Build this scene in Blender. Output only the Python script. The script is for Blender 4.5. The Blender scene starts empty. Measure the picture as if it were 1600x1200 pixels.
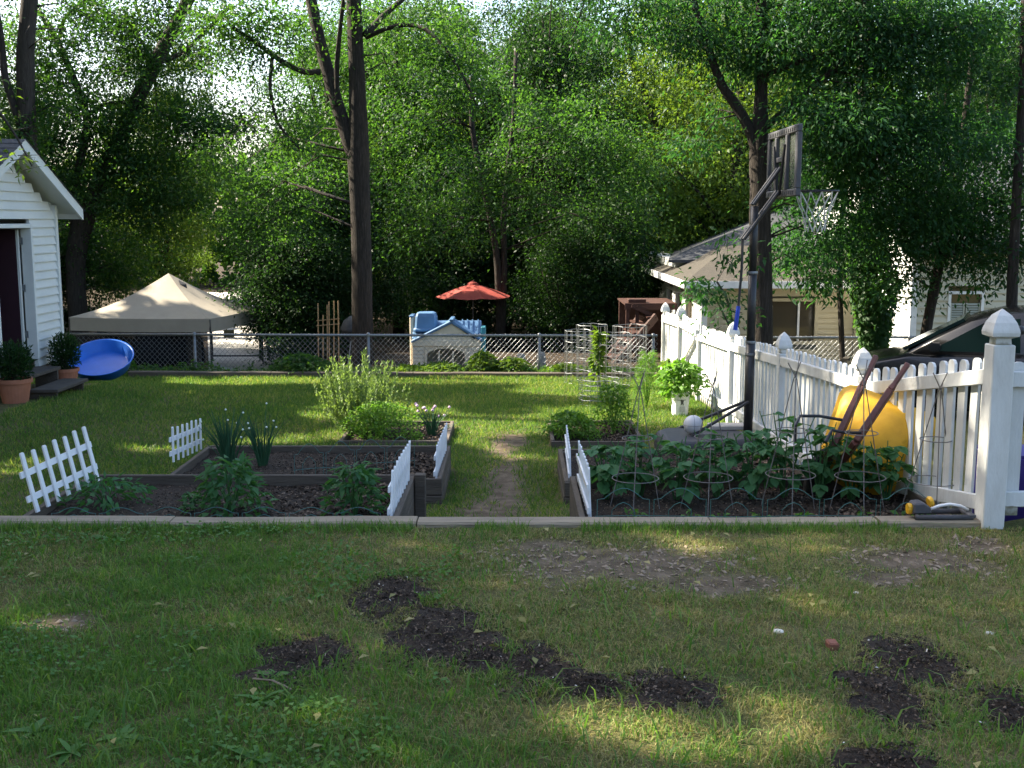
import bpy, bmesh, math, random
import numpy as np
from math import radians as R, sin, cos, pi, atan2, sqrt
from mathutils import Vector, Matrix

random.seed(7)
rng = np.random.default_rng(11)
S = bpy.context.scene
COL = S.collection

# ------------------------------------------------------------------ camera, sky, sun, exposure
CAMZ, PITCH, FPX = 1.75, R(8.26), 1756.0
cam = bpy.data.cameras.new('camera')
cam.sensor_width = 36.0
cam.lens = 36.0 * FPX / 1600.0
cam.clip_start, cam.clip_end = 0.05, 600.0
camo = bpy.data.objects.new('camera', cam)
COL.objects.link(camo)
camo.location = (0, 0, CAMZ)
camo.rotation_euler = (pi / 2 - PITCH, 0, 0)
S.camera = camo

SUN_EL = R(41)
_h = Vector((-0.95, 0.31)).normalized()
SUN = Vector((_h.x * cos(SUN_EL), _h.y * cos(SUN_EL), sin(SUN_EL)))
world = bpy.data.worlds.new('World')
S.world = world
world.use_nodes = True
wn = world.node_tree
for n in list(wn.nodes):
    wn.nodes.remove(n)
sky = wn.nodes.new('ShaderNodeTexSky')
sky.sky_type = 'NISHITA'
sky.sun_disc = False
sky.sun_elevation = SUN_EL
sky.sun_rotation = atan2(SUN.x, SUN.y)
sky.air_density, sky.dust_density, sky.ozone_density = 1.0, 3.0, 1.0
bg = wn.nodes.new('ShaderNodeBackground')
bg.inputs['Strength'].default_value = 0.115
wo = wn.nodes.new('ShaderNodeOutputWorld')
wn.links.new(sky.outputs[0], bg.inputs[0])
wn.links.new(bg.outputs[0], wo.inputs[0])
sl = bpy.data.lights.new('sun', 'SUN')
sl.energy, sl.angle, sl.color = 5.0, R(0.53), (1.0, 0.90, 0.72)
slo = bpy.data.objects.new('sun', sl)
COL.objects.link(slo)
slo.location = (-20, 8, 20)
slo.rotation_euler = (-SUN).to_track_quat('-Z', 'Y').to_euler()
S.view_settings.view_transform = 'Standard'
S.view_settings.look = 'None'
S.view_settings.exposure = 2.1
S.view_settings.gamma = 1.0
S.view_settings.use_curve_mapping = False
S.render.engine = 'CYCLES'
S.cycles.max_bounces = 7
S.cycles.diffuse_bounces = 4
S.cycles.glossy_bounces = 2
S.cycles.transmission_bounces = 4
S.cycles.transparent_max_bounces = 8
S.cycles.caustics_reflective = S.cycles.caustics_refractive = False
S.cycles.use_denoising = True

# ------------------------------------------------------------------ geometry of the place
def ray(px, py):
    x, v = (px - 800) / FPX, (600 - py) / FPX
    return np.array([x, cos(PITCH) + v * sin(PITCH), -sin(PITCH) + v * cos(PITCH)])

def P(px, py, Y):
    d = ray(px, py)
    t = Y / d[1]
    return Vector((d[0] * t, Y, CAMZ + d[2] * t))

def lattice(x, y, s):
    xi, yi = np.floor(x).astype(np.int64), np.floor(y).astype(np.int64)
    fx, fy = x - xi, y - yi
    fx, fy = fx * fx * (3 - 2 * fx), fy * fy * (3 - 2 * fy)
    def h(a, b):
        n = (a * 374761393 + b * 668265263 + s * 974711) & 0x7fffffff
        n = ((n ^ (n >> 13)) * 1274126177) & 0x7fffffff
        return ((n ^ (n >> 16)) & 0xffff) / 65535.0
    return (h(xi, yi) * (1 - fx) + h(xi + 1, yi) * fx) * (1 - fy) + (h(xi, yi + 1) * (1 - fx) + h(xi + 1, yi + 1) * fx) * fy

def noise(x, y, scale, s=0, octaves=3):
    x, y = np.asarray(x, float), np.asarray(y, float)
    a, tot, w = 0.0, 0.0, 1.0
    for o in range(octaves):
        a = a + w * lattice(x * scale * 2 ** o + 31.7 * o, y * scale * 2 ** o + 17.3 * o, s + o)
        tot += w
        w *= 0.55
    return a / tot

_ky = [-30, 6.40, 6.47, 7.6, 9.0, 11.5, 14.0, 18.0, 18.12, 18.5, 24, 30, 60, 90, 200]
_kz = [0, 0, -.40, -.42, -.50, -.55, -.62, -.757, -.80, -.95, -1.05, -1.8, -2.2, -1.5, 4]
_kl = [0, 0, -.40, -.42, -.50, -.55, -.62, -.757, -.80, -.95, -1.75, -1.78, -1.8, -1.2, 4]

def T(x, y):
    x, y = np.asarray(x, float), np.asarray(y, float)
    zr, zl = np.interp(y, _ky, _kz), np.interp(y, _ky, _kl)
    k = np.clip((-x - 2.5) / 2.0, 0, 1)
    k = k * k * (3 - 2 * k)
    z = zr * (1 - k) + zl * k
    b = np.clip((-x - 3.6) / 1.6, 0, 1) * np.clip((y - 10.5) / 2, 0, 1) * np.clip((16.8 - y) / 1.5, 0, 1)
    z = z + 0.2 * b
    r = np.clip((x - 2.9) / 1.2, 0, 1) * np.clip((7.5 - y) / 1.0, 0, 1) * np.clip((y - 6.3) / .1, 0, 1)
    z = z + 0.33 * r
    z = z + (noise(x, y, 1.1, 3) - .5) * .035 * np.clip((y - 1) / 2, 0, 1) * (1 - np.clip((y - 5.7) / .4, 0, 1) * np.clip((6.9 - y) / .4, 0, 1))
    return z

def Tz(x, y):
    return float(T(x, y))

def G(px, py):
    d = ray(px, py)
    t = 1.5
    while t < 120:
        p = d * t
        if CAMZ + p[2] < Tz(p[0], p[1]):
            break
        t += 0.02 + t * .001
    p = d * t
    return Vector((p[0], p[1], CAMZ + p[2]))

# ------------------------------------------------------------------ materials
def nodes_of(m):
    m.use_nodes = True
    nt = m.node_tree
    for n in list(nt.nodes):
        nt.nodes.remove(n)
    return nt

def mat(name, c1, c2=None, scale=8.0, rough=.7, bump=0.0, bscale=None, metal=0.0, stretch=(1, 1, 1), spec=.4, c3=None, island=0.0, detail=6, coat=0.0, lo=.35, hi=.65):
    m = bpy.data.materials.new(name)
    nt = nodes_of(m)
    L = nt.links.new
    out = nt.nodes.new('ShaderNodeOutputMaterial')
    b = nt.nodes.new('ShaderNodeBsdfPrincipled')
    L(b.outputs[0], out.inputs[0])
    b.inputs['Roughness'].default_value = rough
    b.inputs['Metallic'].default_value = metal
    b.inputs['Specular IOR Level'].default_value = spec
    b.inputs['Coat Weight'].default_value = coat
    tc = nt.nodes.new('ShaderNodeTexCoord')
    mp = nt.nodes.new('ShaderNodeMapping')
    mp.inputs['Scale'].default_value = stretch
    L(tc.outputs['Object'], mp.inputs[0])
    c2 = c2 or tuple(x * .8 for x in c1)
    nz = nt.nodes.new('ShaderNodeTexNoise')
    nz.inputs['Scale'].default_value = scale
    nz.inputs['Detail'].default_value = detail
    nz.inputs['Roughness'].default_value = .65
    L(mp.outputs[0], nz.inputs['Vector'])
    rp = nt.nodes.new('ShaderNodeValToRGB')
    rp.color_ramp.elements[0].position, rp.color_ramp.elements[1].position = lo, hi
    rp.color_ramp.elements[0].color, rp.color_ramp.elements[1].color = (*c1, 1), (*c2, 1)
    if c3:
        e = rp.color_ramp.elements.new(.82)
        e.color = (*c3, 1)
    fac = nz.outputs['Fac']
    if island:
        gm = nt.nodes.new('ShaderNodeNewGeometry')
        mx = nt.nodes.new('ShaderNodeMix')
        mx.inputs['Factor'].default_value = island
        L(fac, mx.inputs['A'])
        L(gm.outputs['Random Per Island'], mx.inputs['B'])
        fac = mx.outputs['Result']
    L(fac, rp.inputs[0])
    L(rp.outputs[0], b.inputs['Base Color'])
    if bump:
        n2 = nt.nodes.new('ShaderNodeTexNoise')
        n2.inputs['Scale'].default_value = bscale or scale * 3
        n2.inputs['Detail'].default_value = 5
        L(mp.outputs[0], n2.inputs['Vector'])
        bp = nt.nodes.new('ShaderNodeBump')
        bp.inputs['Strength'].default_value = bump
        bp.inputs['Distance'].default_value = .02
        L(n2.outputs['Fac'], bp.inputs['Height'])
        L(bp.outputs[0], b.inputs['Normal'])
    return m

def leafmat(name, c1, c2, c3, trans=.42, tcol=None, rough=.5, nscale=.8, irand=.30):
    m = bpy.data.materials.new(name)
    nt = nodes_of(m)
    L = nt.links.new
    out = nt.nodes.new('ShaderNodeOutputMaterial')
    b = nt.nodes.new('ShaderNodeBsdfPrincipled')
    b.inputs['Roughness'].default_value = rough
    b.inputs['Specular IOR Level'].default_value = .18
    tr = nt.nodes.new('ShaderNodeBsdfTranslucent')
    mix = nt.nodes.new('ShaderNodeMixShader')
    mix.inputs[0].default_value = trans
    gm = nt.nodes.new('ShaderNodeNewGeometry')
    tc = nt.nodes.new('ShaderNodeTexCoord')
    nz = nt.nodes.new('ShaderNodeTexNoise')
    nz.inputs['Scale'].default_value = nscale
    nz.inputs['Detail'].default_value = 3
    L(tc.outputs['Object'], nz.inputs['Vector'])
    mx = nt.nodes.new('ShaderNodeMix')
    mx.inputs['Factor'].default_value = irand
    L(nz.outputs['Fac'], mx.inputs['A'])
    L(gm.outputs['Random Per Island'], mx.inputs['B'])
    rp = nt.nodes.new('ShaderNodeValToRGB')
    e = rp.color_ramp.elements
    e[0].position, e[1].position = .25, .55
    e[0].color, e[1].color = (*c1, 1), (*c2, 1)
    e2 = e.new(.85)
    e2.color = (*c3, 1)
    L(mx.outputs['Result'], rp.inputs[0])
    L(rp.outputs[0], b.inputs['Base Color'])
    hs = nt.nodes.new('ShaderNodeMix')
    hs.data_type = 'RGBA'
    hs.blend_type = 'MULTIPLY'
    hs.inputs['Factor'].default_value = 1
    hs.inputs[7].default_value = (*(tcol or (1.9, 2.1, .8)), 1)
    L(rp.outputs[0], hs.inputs[6])
    L(hs.outputs[2], tr.inputs['Color'])
    L(b.outputs[0], mix.inputs[1])
    L(tr.outputs[0], mix.inputs[2])
    L(mix.outputs[0], out.inputs[0])
    return m

M = {}
M['white_paint'] = mat('white_paint', (.72, .73, .71), (.60, .60, .57), 5, .55, .15, 60, stretch=(1, 1, .35), c3=(.36, .34, .28), lo=.40, hi=.62)
fp = M['white_paint']
nt = fp.node_tree; Ln = nt.links.new
_b = [n for n in nt.nodes if n.type == 'BSDF_PRINCIPLED'][0]
_src = _b.inputs['Base Color'].links[0].from_socket
_tc = nt.nodes.new('ShaderNodeTexCoord'); _sx = nt.nodes.new('ShaderNodeSeparateXYZ'); Ln(_tc.outputs['Generated'], _sx.inputs[0])
_n = nt.nodes.new('ShaderNodeTexNoise'); _n.inputs['Scale'].default_value = 16; _n.inputs['Detail'].default_value = 6; Ln(_tc.outputs['Object'], _n.inputs['Vector'])
_m1 = nt.nodes.new('ShaderNodeMath'); _m1.operation = 'MULTIPLY_ADD'; Ln(_sx.outputs['Z'], _m1.inputs[0]); _m1.inputs[1].default_value = 3.2; Ln(_n.outputs['Fac'], _m1.inputs[2])
_r = nt.nodes.new('ShaderNodeValToRGB'); _r.color_ramp.elements[0].position = .46; _r.color_ramp.elements[1].position = .74
_r.color_ramp.elements[0].color = (1, 1, 1, 1); _r.color_ramp.elements[1].color = (0, 0, 0, 1); Ln(_m1.outputs[0], _r.inputs[0])
_oi = nt.nodes.new('ShaderNodeObjectInfo'); _mr = nt.nodes.new('ShaderNodeMapRange'); _mr.inputs[3].default_value = .84; _mr.inputs[4].default_value = 1.0; Ln(_oi.outputs['Random'], _mr.inputs[0])
_mv = nt.nodes.new('ShaderNodeMix'); _mv.data_type = 'RGBA'; _mv.blend_type = 'MULTIPLY'; _mv.inputs['Factor'].default_value = 1; Ln(_src, _mv.inputs[6]); Ln(_mr.outputs[0], _mv.inputs[7])
_mm = nt.nodes.new('ShaderNodeMix'); _mm.data_type = 'RGBA'; Ln(_r.outputs[0], _mm.inputs['Factor']); Ln(_mv.outputs[2], _mm.inputs[6]); _mm.inputs[7].default_value = (.20, .19, .13, 1)
Ln(_mm.outputs[2], _b.inputs['Base Color'])
M['white_plastic'] = mat('white_plastic', (.80, .81, .82), (.70, .71, .72), 9, .4)
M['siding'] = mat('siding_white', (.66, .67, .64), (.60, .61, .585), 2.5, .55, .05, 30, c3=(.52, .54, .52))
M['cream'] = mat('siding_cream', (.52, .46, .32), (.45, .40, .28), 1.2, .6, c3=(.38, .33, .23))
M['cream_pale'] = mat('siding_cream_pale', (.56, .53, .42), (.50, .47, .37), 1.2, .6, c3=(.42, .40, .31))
M['weather'] = mat('weathered_wood', (.115, .092, .07), (.07, .055, .042), 7, .85, .5, 40, stretch=(.25, 2, 2), c3=(.19, .16, .125))
M['weather_y'] = mat('weathered_wood_lengthwise', (.125, .10, .076), (.075, .06, .045), 7, .85, .5, 40, stretch=(2, .25, 2), c3=(.20, .17, .13))
M['timber'] = mat('pale_timber', (.34, .275, .19), (.23, .185, .13), 6, .85, .6, 45, stretch=(.25, 2, 2), c3=(.42, .35, .25), lo=.38, hi=.62)
M['soil'] = mat('garden_soil', (.022, .0145, .009), (.040, .027, .016), 25, .95, .9, 60, c3=(.06, .042, .028))
M['chips'] = mat('mulch_chips', (.024, .015, .009), (.050, .032, .019), 3, .9, island=.92, c3=(.16, .115, .08), lo=.3, hi=.72)
M['stonebits'] = mat('pale_bits', (.5, .46, .38), (.7, .66, .58), 3, .8, island=.8)
M['bark'] = mat('dark_bark', (.016, .012, .009), (.038, .029, .022), 15, .95, 1.0, 34, stretch=(3, 3, .30), c3=(.10, .08, .064), lo=.42, hi=.60)
M['bark2'] = mat('grey_bark', (.026, .021, .017), (.058, .048, .039), 11, .95, 1.0, 26, stretch=(3, 3, .4), c3=(.24, .21, .17))
M['green_wire'] = mat('green_wire', (.05, .16, .14), (.04, .12, .11), 20, .5)
M['galv'] = mat('galvanised_steel', (.22, .23, .24), (.16, .17, .18), 30, .45, metal=.55)
M['rustwire'] = mat('cage_wire', (.20, .19, .18), (.13, .11, .10), 14, .6, metal=.3)
M['terracotta'] = mat('terracotta', (.36, .14, .08), (.29, .11, .06), 6, .75, .1, 30, c3=(.40, .19, .12))
M['pool'] = mat('blue_pool_plastic', (.008, .12, .50), (.010, .14, .58), 5, .35)
M['tent'] = mat('tan_canvas', (.36, .315, .25), (.32, .28, .225), 3, .85, .15, 12)
M['blackmetal'] = mat('black_metal', (.018, .018, .02), (.028, .028, .03), 20, .42)
M['darkplastic'] = mat('dark_grey_plastic', (.035, .037, .045), (.05, .052, .06), 12, .6)
M['boardframe'] = mat('grey_board_frame', (.075, .075, .085), (.055, .055, .062), 10, .6)
M['net'] = mat('net_cord', (.62, .60, .55), (.5, .48, .44), 30, .8)
M['yellow'] = mat('yellow_tub', (.66, .37, .016), (.58, .31, .014), 5, .55, .12, 30, c3=(.40, .20, .02))
M['yellow_plastic'] = mat('yellow_plastic', (.75, .42, .02), (.65, .34, .02), 6, .4)
M['handle'] = mat('red_brown_handle', (.115, .040, .032), (.085, .030, .025), 8, .5, .2, 60, stretch=(2, 2, .5))
M['ph_tan'] = mat('playhouse_tan', (.66, .58, .45), (.60, .52, .40), 4, .55)
M['ph_blue'] = mat('playhouse_blue', (.085, .175, .31), (.075, .155, .275), 4, .5)
M['ph_teal'] = mat('playhouse_teal', (.06, .28, .32), (.05, .23, .27), 4, .5)
M['umbrella'] = mat('red_canvas', (.31, .048, .034), (.26, .04, .028), 5, .8)
M['redwood'] = mat('red_brown_wood', (.060, .024, .017), (.042, .017, .012), 6, .7, .3, 40)
M['roof'] = mat('grey_shingles', (.060, .063, .070), (.040, .043, .048), 14, .9, .5, 40, c3=(.13, .13, .13))
M['roof_brown'] = mat('brown_grey_shingles', (.058, .050, .038), (.038, .033, .027), 10, .9, .5, 40, c3=(.10, .085, .065))
M['bamboo'] = mat('bamboo', (.42, .27, .13), (.30, .19, .09), 9, .6)
M['carpaint'] = mat('black_car_paint', (.006, .006, .007), (.007, .007, .008), 3, .22, spec=.35, coat=.25)
M['tyre'] = mat('tyre_rubber', (.02, .02, .02), (.03, .03, .03), 20, .85)
M['stone'] = mat('grey_stone', (.26, .25, .23), (.18, .17, .16), 9, .9, .6, 30)
M['ball'] = mat('pale_ball', (.60, .60, .60), (.52, .52, .54), 6, .5)
M['brick'] = mat('red_brick', (.26, .10, .065), (.2, .08, .05), 12, .9, .4, 50)
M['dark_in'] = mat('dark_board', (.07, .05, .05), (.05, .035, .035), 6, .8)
M['concrete'] = mat('pale_concrete', (.52, .49, .44), (.44, .41, .37), 3, .9, .2, 30)
M['steps'] = mat('dark_step_wood', (.05, .042, .035), (.075, .062, .05), 7, .85, .4, 40)
M['flowerpink'] = mat('pink_flowers', (.65, .38, .52), (.72, .50, .60), 30, .7)
M['flowerwhite'] = mat('white_flowers', (.62, .70, .58), (.7, .75, .66), 30, .7)
M['bluegrip'] = mat('blue_grip', (.02, .06, .42), (.02, .05, .36), 10, .45)
M['purple'] = mat('purple_plastic', (.035, .02, .20), (.03, .018, .17), 5, .5)
M['sign'] = mat('tan_sign', (.42, .36, .20), (.38, .32, .18), 6, .6)
M['shutter'] = mat('pale_shutter', (.42, .43, .36), (.36, .37, .31), 4, .6)
M['print'] = mat('dark_print', (.06, .06, .065), (.09, .09, .09), 20, .6)
M['twig'] = mat('dry_twig', (.30, .23, .16), (.22, .17, .12), 10, .8)
g = bpy.data.materials.new('window_glass')
nt = nodes_of(g)
_o, _b = nt.nodes.new('ShaderNodeOutputMaterial'), nt.nodes.new('ShaderNodeBsdfPrincipled')
_b.inputs['Base Color'].default_value = (.06, .05, .035, 1)
_b.inputs['Roughness'].default_value = .06
_b.inputs['Specular IOR Level'].default_value = .6
nt.links.new(_b.outputs[0], _o.inputs[0])
M['glass'] = g
g2 = g.copy(); g2.name = 'tinted_car_glass'
g2.node_tree.nodes['Principled BSDF'].inputs['Base Color'].default_value = (.012, .035, .032, 1)
g2.node_tree.nodes['Principled BSDF'].inputs['Base Color'].default_value = (.006, .016, .015, 1)
g2.node_tree.nodes['Principled BSDF'].inputs['Specular IOR Level'].default_value = .12
g2.node_tree.nodes['Principled BSDF'].inputs['Roughness'].default_value = .10
M['carglass'] = g2
g3 = bpy.data.materials.new('cloudy_acrylic')
nt = nodes_of(g3)
_o, _b = nt.nodes.new('ShaderNodeOutputMaterial'), nt.nodes.new('ShaderNodeBsdfPrincipled')
_t = nt.nodes.new('ShaderNodeBsdfTransparent'); _mx = nt.nodes.new('ShaderNodeMixShader')
_b.inputs['Base Color'].default_value = (.10, .11, .10, 1); _b.inputs['Roughness'].default_value = .25
_mx.inputs[0].default_value = .55
nt.links.new(_t.outputs[0], _mx.inputs[1]); nt.links.new(_b.outputs[0], _mx.inputs[2]); nt.links.new(_mx.outputs[0], _o.inputs[0])
M['acrylic'] = g3

M['leaf_dark'] = leafmat('leaf_dark_green', (.010, .029, .013), (.018, .047, .018), (.045, .088, .024), tcol=(2.4, 2.5, .85))
M['leaf_mid'] = leafmat('leaf_mid_green', (.017, .048, .017), (.034, .084, .026), (.085, .155, .036), tcol=(2.6, 2.7, .75))
M['leaf_light'] = leafmat('leaf_light_green', (.042, .085, .017), (.075, .135, .026), (.125, .185, .036), tcol=(2.4, 2.2, .75))
M['leaf_shade'] = leafmat('leaf_shade_shrub', (.008, .022, .007), (.014, .038, .010), (.030, .068, .015), trans=.34, tcol=(2.4, 2.6, .8))  # understory shade put into these darker shrub leaf colours
M['leaf_near'] = leafmat('leaf_box_elder', (.013, .044, .020), (.024, .072, .028), (.052, .118, .036), tcol=(2.2, 2.4, .8))
M['leaf_bean'] = leafmat('leaf_bean', (.045, .125, .046), (.062, .160, .058), (.090, .195, .066), trans=.3, nscale=5)
M['leaf_tomato'] = leafmat('leaf_tomato', (.036, .110, .042), (.055, .150, .054), (.085, .185, .062), trans=.3, nscale=5)
M['leaf_herb'] = leafmat('leaf_herb', (.06, .13, .02), (.10, .20, .03), (.16, .27, .05), trans=.35, nscale=5)
M['leaf_rosemary'] = leafmat('leaf_rosemary', (.10, .155, .06), (.16, .22, .085), (.23, .30, .12), trans=.3, nscale=5)
M['leaf_onion'] = leafmat('leaf_onion', (.028, .09, .045), (.042, .115, .056), (.06, .14, .06), trans=.15, nscale=5)
M['leaf_basil'] = leafmat('leaf_basil', (.07, .16, .025), (.11, .22, .035), (.15, .28, .05), trans=.35, nscale=5)
M['leaf_weed'] = leafmat('leaf_weed', (.055, .14, .028), (.08, .18, .036), (.12, .22, .05), trans=.3, nscale=5)
M['grass'] = leafmat('grass_green', (.062, .140, .030), (.105, .195, .042), (.18, .25, .070), trans=.36, nscale=1.5, irand=.6)
M['grass_dry'] = leafmat('grass_dry', (.20, .20, .065), (.32, .29, .105), (.42, .36, .16), trans=.25, tcol=(1.2, 1.2, .9), nscale=1.5, irand=.6)
M['grass_far'] = leafmat('grass_yard', (.046, .112, .022), (.085, .165, .034), (.24, .255, .085), trans=.42, tcol=(2.1, 2.0, .9), nscale=.9, irand=.6)

# ------------------------------------------------------------------ object helpers
WL = {}

def tag(o, label=None, cat=None, group=None, kind=None):
    if label: o['label'] = label
    if cat: o['category'] = cat
    if group: o['group'] = group
    if kind: o['kind'] = kind
    return o

def thing(name, label, cat, loc=(0, 0, 0), group=None, rot=None):
    o = bpy.data.objects.new(name, None)
    o.empty_display_size = .1
    COL.objects.link(o)
    o.location = loc
    if rot: o.rotation_euler = rot
    WL[o.name] = Vector(loc)
    return tag(o, label, cat, group)

def link(name, me, parent=None, loc=(0, 0, 0), rot=None, label=None, kind=None):
    o = bpy.data.objects.new(name, me)
    COL.objects.link(o)
    o.location = loc
    if rot: o.rotation_euler = rot
    if parent is not None:
        o.parent = parent
    WL[o.name] = (WL.get(parent.name, Vector()) if parent is not None else Vector()) + Vector(loc)
    if label: o['label'] = label
    if kind: o['kind'] = kind
    return o

class MB:
    def __init__(s): s.v, s.f = [], []
    def add(s, vs, fs):
        n = len(s.v)
        s.v += [tuple(p) for p in vs]
        s.f += [tuple(i + n for i in q) for q in fs]
        return s
    def box(s, x0, x1, y0, y1, z0, z1):
        return s.add([(x0, y0, z0), (x1, y0, z0), (x1, y1, z0), (x0, y1, z0), (x0, y0, z1), (x1, y0, z1), (x1, y1, z1), (x0, y1, z1)],
                     [(0, 3, 2, 1), (4, 5, 6, 7), (0, 1, 5, 4), (1, 2, 6, 5), (2, 3, 7, 6), (3, 0, 4, 7)])
    def bar(s, a, b, w, h, up=(0, 0, 1), w2=None, h2=None):
        a, b = Vector(a), Vector(b)
        d = (b - a).normalized()
        side = d.cross(Vector(up))
        if side.length < 1e-4: side = d.cross(Vector((0, 1, 0)))
        side.normalize()
        u = side.cross(d).normalized()
        w2, h2 = w2 or w, h2 or h
        vs = []
        for p, ww, hh in ((a, w, h), (b, w2, h2)):
            for sx, sy in ((-1, -1), (1, -1), (1, 1), (-1, 1)):
                vs.append(p + side * sx * ww / 2 + u * sy * hh / 2)
        return s.add(vs, [(0, 1, 2, 3), (7, 6, 5, 4), (0, 4, 5, 1), (1, 5, 6, 2), (2, 6, 7, 3), (3, 7, 4, 0)])
    def tube(s, pts, r, n=6, cap=True, closed=False, jitter=0):
        pts = [Vector(p) for p in pts]
        k = len(pts)
        rs = list(r) if hasattr(r, '__len__') else [r] * k
        prev = None
        base = len(s.v)
        for i, p in enumerate(pts):
            if closed: t = pts[(i + 1) % k] - pts[i - 1]
            else: t = pts[min(i + 1, k - 1)] - pts[max(i - 1, 0)]
            t.normalize()
            if prev is None:
                a = t.cross(Vector((0, 0, 1)))
                if a.length < .05: a = t.cross(Vector((1, 0, 0)))
            else:
                a = prev - t * prev.dot(t)
            a.normalize(); prev = a
            b = t.cross(a)
            for j in range(n):
                q = 2 * pi * j / n
                rr = rs[i] * (1 + (random.uniform(-jitter, jitter) if jitter else 0))
                s.v.append(tuple(p + a * cos(q) * rr + b * sin(q) * rr))
        segs = k if closed else k - 1
        for i in range(segs):
            i2 = (i + 1) % k
            for j in range(n):
                j2 = (j + 1) % n
                s.f.append((base + i * n + j, base + i * n + j2, base + i2 * n + j2, base + i2 * n + j))
        if cap and not closed:
            s.f.append(tuple(base + j for j in range(n))[::-1])
            s.f.append(tuple(base + (k - 1) * n + j for j in range(n)))
        return s
    def ring(s, c, r, tr, n=20, m=5, axis='z', ry=None):
        c = Vector(c)
        pts = []
        for i in range(n):
            q = 2 * pi * i / n
            x, y = cos(q) * r, sin(q) * (ry or r)
            pts.append(c + (Vector((x, y, 0)) if axis == 'z' else Vector((0, x, y)) if axis == 'x' else Vector((x, 0, y))))
        return s.tube(pts, tr, m, closed=True)
    def lathe(s, prof, n=20, c=(0, 0, 0), sy=1.0):
        c = Vector(c)
        base = len(s.v)
        for r, z in prof:
            for j in range(n):
                q = 2 * pi * j / n
                s.v.append((c.x + cos(q) * r, c.y + sin(q) * r * sy, c.z + z))
        for i in range(len(prof) - 1):
            for j in range(n):
                j2 = (j + 1) % n
                s.f.append((base + i * n + j, base + i * n + j2, base + (i + 1) * n + j2, base + (i + 1) * n + j))
        return s
    def prism(s, outline, off):
        k = len(outline)
        off = Vector(off)
        vs = [Vector(p) for p in outline] + [Vector(p) + off for p in outline]
        return s.add(vs, [tuple(range(k))[::-1], tuple(range(k, 2 * k))] + [(i, (i + 1) % k, k + (i + 1) % k, k + i) for i in range(k)])
    def mesh(s, name, m, origin=Vector(), smooth=False, bevel=0):
        me = bpy.data.meshes.new(name)
        ox, oy, oz = origin
        me.from_pydata([(x - ox, y - oy, z - oz) for x, y, z in s.v], [], s.f)
        if bevel:
            bm = bmesh.new(); bm.from_mesh(me)
            bmesh.ops.remove_doubles(bm, verts=bm.verts, dist=1e-5)
            es = [e for e in bm.edges if len(e.link_faces) == 2 and e.calc_face_angle(0) > .5]
            bmesh.ops.bevel(bm, geom=es, offset=bevel, segments=2 if bevel > .015 else 1, affect='EDGES', clamp_overlap=True)
            bm.to_mesh(me); bm.free()
        if m: me.materials.append(m)
        if smooth:
            me.polygons.foreach_set('use_smooth', [True] * len(me.polygons))
        me.update()
        return me
    def build(s, name, m, parent=None, smooth=False, bevel=0, label=None, kind=None, local=False):
        o = Vector() if (parent is None or local) else WL[parent.name]
        return link(name, s.mesh(name, m, o, smooth, bevel), parent, label=label, kind=kind)

def single(name, label, cat, mb, m, loc, group=None, smooth=False, bevel=0, rot=None, kind=None):
    o = link(name, mb.mesh(name, m, Vector(loc) if rot is None else Vector(), smooth, bevel), None, loc, rot)
    return tag(o, label, cat, group, kind)

def polymesh(name, verts, nper, idx, m, smooth=False):
    """verts (N,3); idx (F,nper)"""
    me = bpy.data.meshes.new(name)
    me.vertices.add(len(verts)); me.vertices.foreach_set('co', np.ascontiguousarray(verts, dtype=np.float32).ravel())
    F = len(idx)
    me.loops.add(F * nper); me.loops.foreach_set('vertex_index', np.ascontiguousarray(idx, dtype=np.int32).ravel())
    me.polygons.add(F); me.polygons.foreach_set('loop_start', np.arange(0, F * nper, nper, dtype=np.int32))
    if smooth: me.polygons.foreach_set('use_smooth', np.ones(F, dtype=bool))
    me.materials.append(m)
    me.update(calc_edges=True)
    return me

def nrm(a):
    return a / np.maximum(np.linalg.norm(a, axis=1, keepdims=True), 1e-6)

def leafmesh(name, pos, axis, nor, L, W, m, fold=.18):
    """rhombic folded leaves, one quad each"""
    n = len(pos)
    axis = nrm(axis); side = nrm(np.cross(axis, nor)); nor = np.cross(side, axis)
    L = np.broadcast_to(np.asarray(L, float), (n,))[:, None]; W = np.broadcast_to(np.asarray(W, float), (n,))[:, None]
    v = np.empty((n, 4, 3))
    v[:, 0] = pos
    v[:, 1] = pos + axis * L * .45 + side * W * .5 + nor * W * fold
    v[:, 2] = pos + axis * L - nor * L * .12
    v[:, 3] = pos + axis * L * .45 - side * W * .5 + nor * W * fold
    return polymesh(name, v.reshape(-1, 3), 4, np.arange(n * 4).reshape(n, 4), m)

# --------------------------------------------------------------- places the sun reaches through the gaps in the crowns
sv = np.array(SUN)
_e1 = np.cross(sv, [0, 0, 1.0]); _e1 /= np.linalg.norm(_e1); _e2 = np.cross(_e1, sv)
LIT, LIT2 = [], []
def lit(p, r): LIT.append((np.dot(p, _e1), np.dot(p, _e2), r, np.dot(p, sv)))
def lit_strip(pts, r, step=.45):
    for (a, b) in zip(pts[:-1], pts[1:]):
        pa, pb = G(*a), G(*b)
        n = max(1, int((pb - pa).length / step))
        for i in range(n + 1): lit(np.array(pa.lerp(pb, i / n)), r)
lit_strip([(330, 600), (480, 596), (640, 594), (800, 595), (900, 600), (1030, 606)], .55)
lit_strip([(860, 598), (1030, 600)], .5)
lit_strip([(880, 612), (1030, 620)], .45)
lit_strip([(940, 645), (1040, 640)], .4)
lit_strip([(430, 690), (520, 684), (560, 680)], .28)
lit_strip([(240, 703), (320, 690)], .22)
lit_strip([(60, 725), (20, 740)], .2)
lit_strip([(735, 676), (800, 672), (860, 672), (900, 660)], .4)
lit_strip([(780, 700), (810, 715)], .22)
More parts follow.
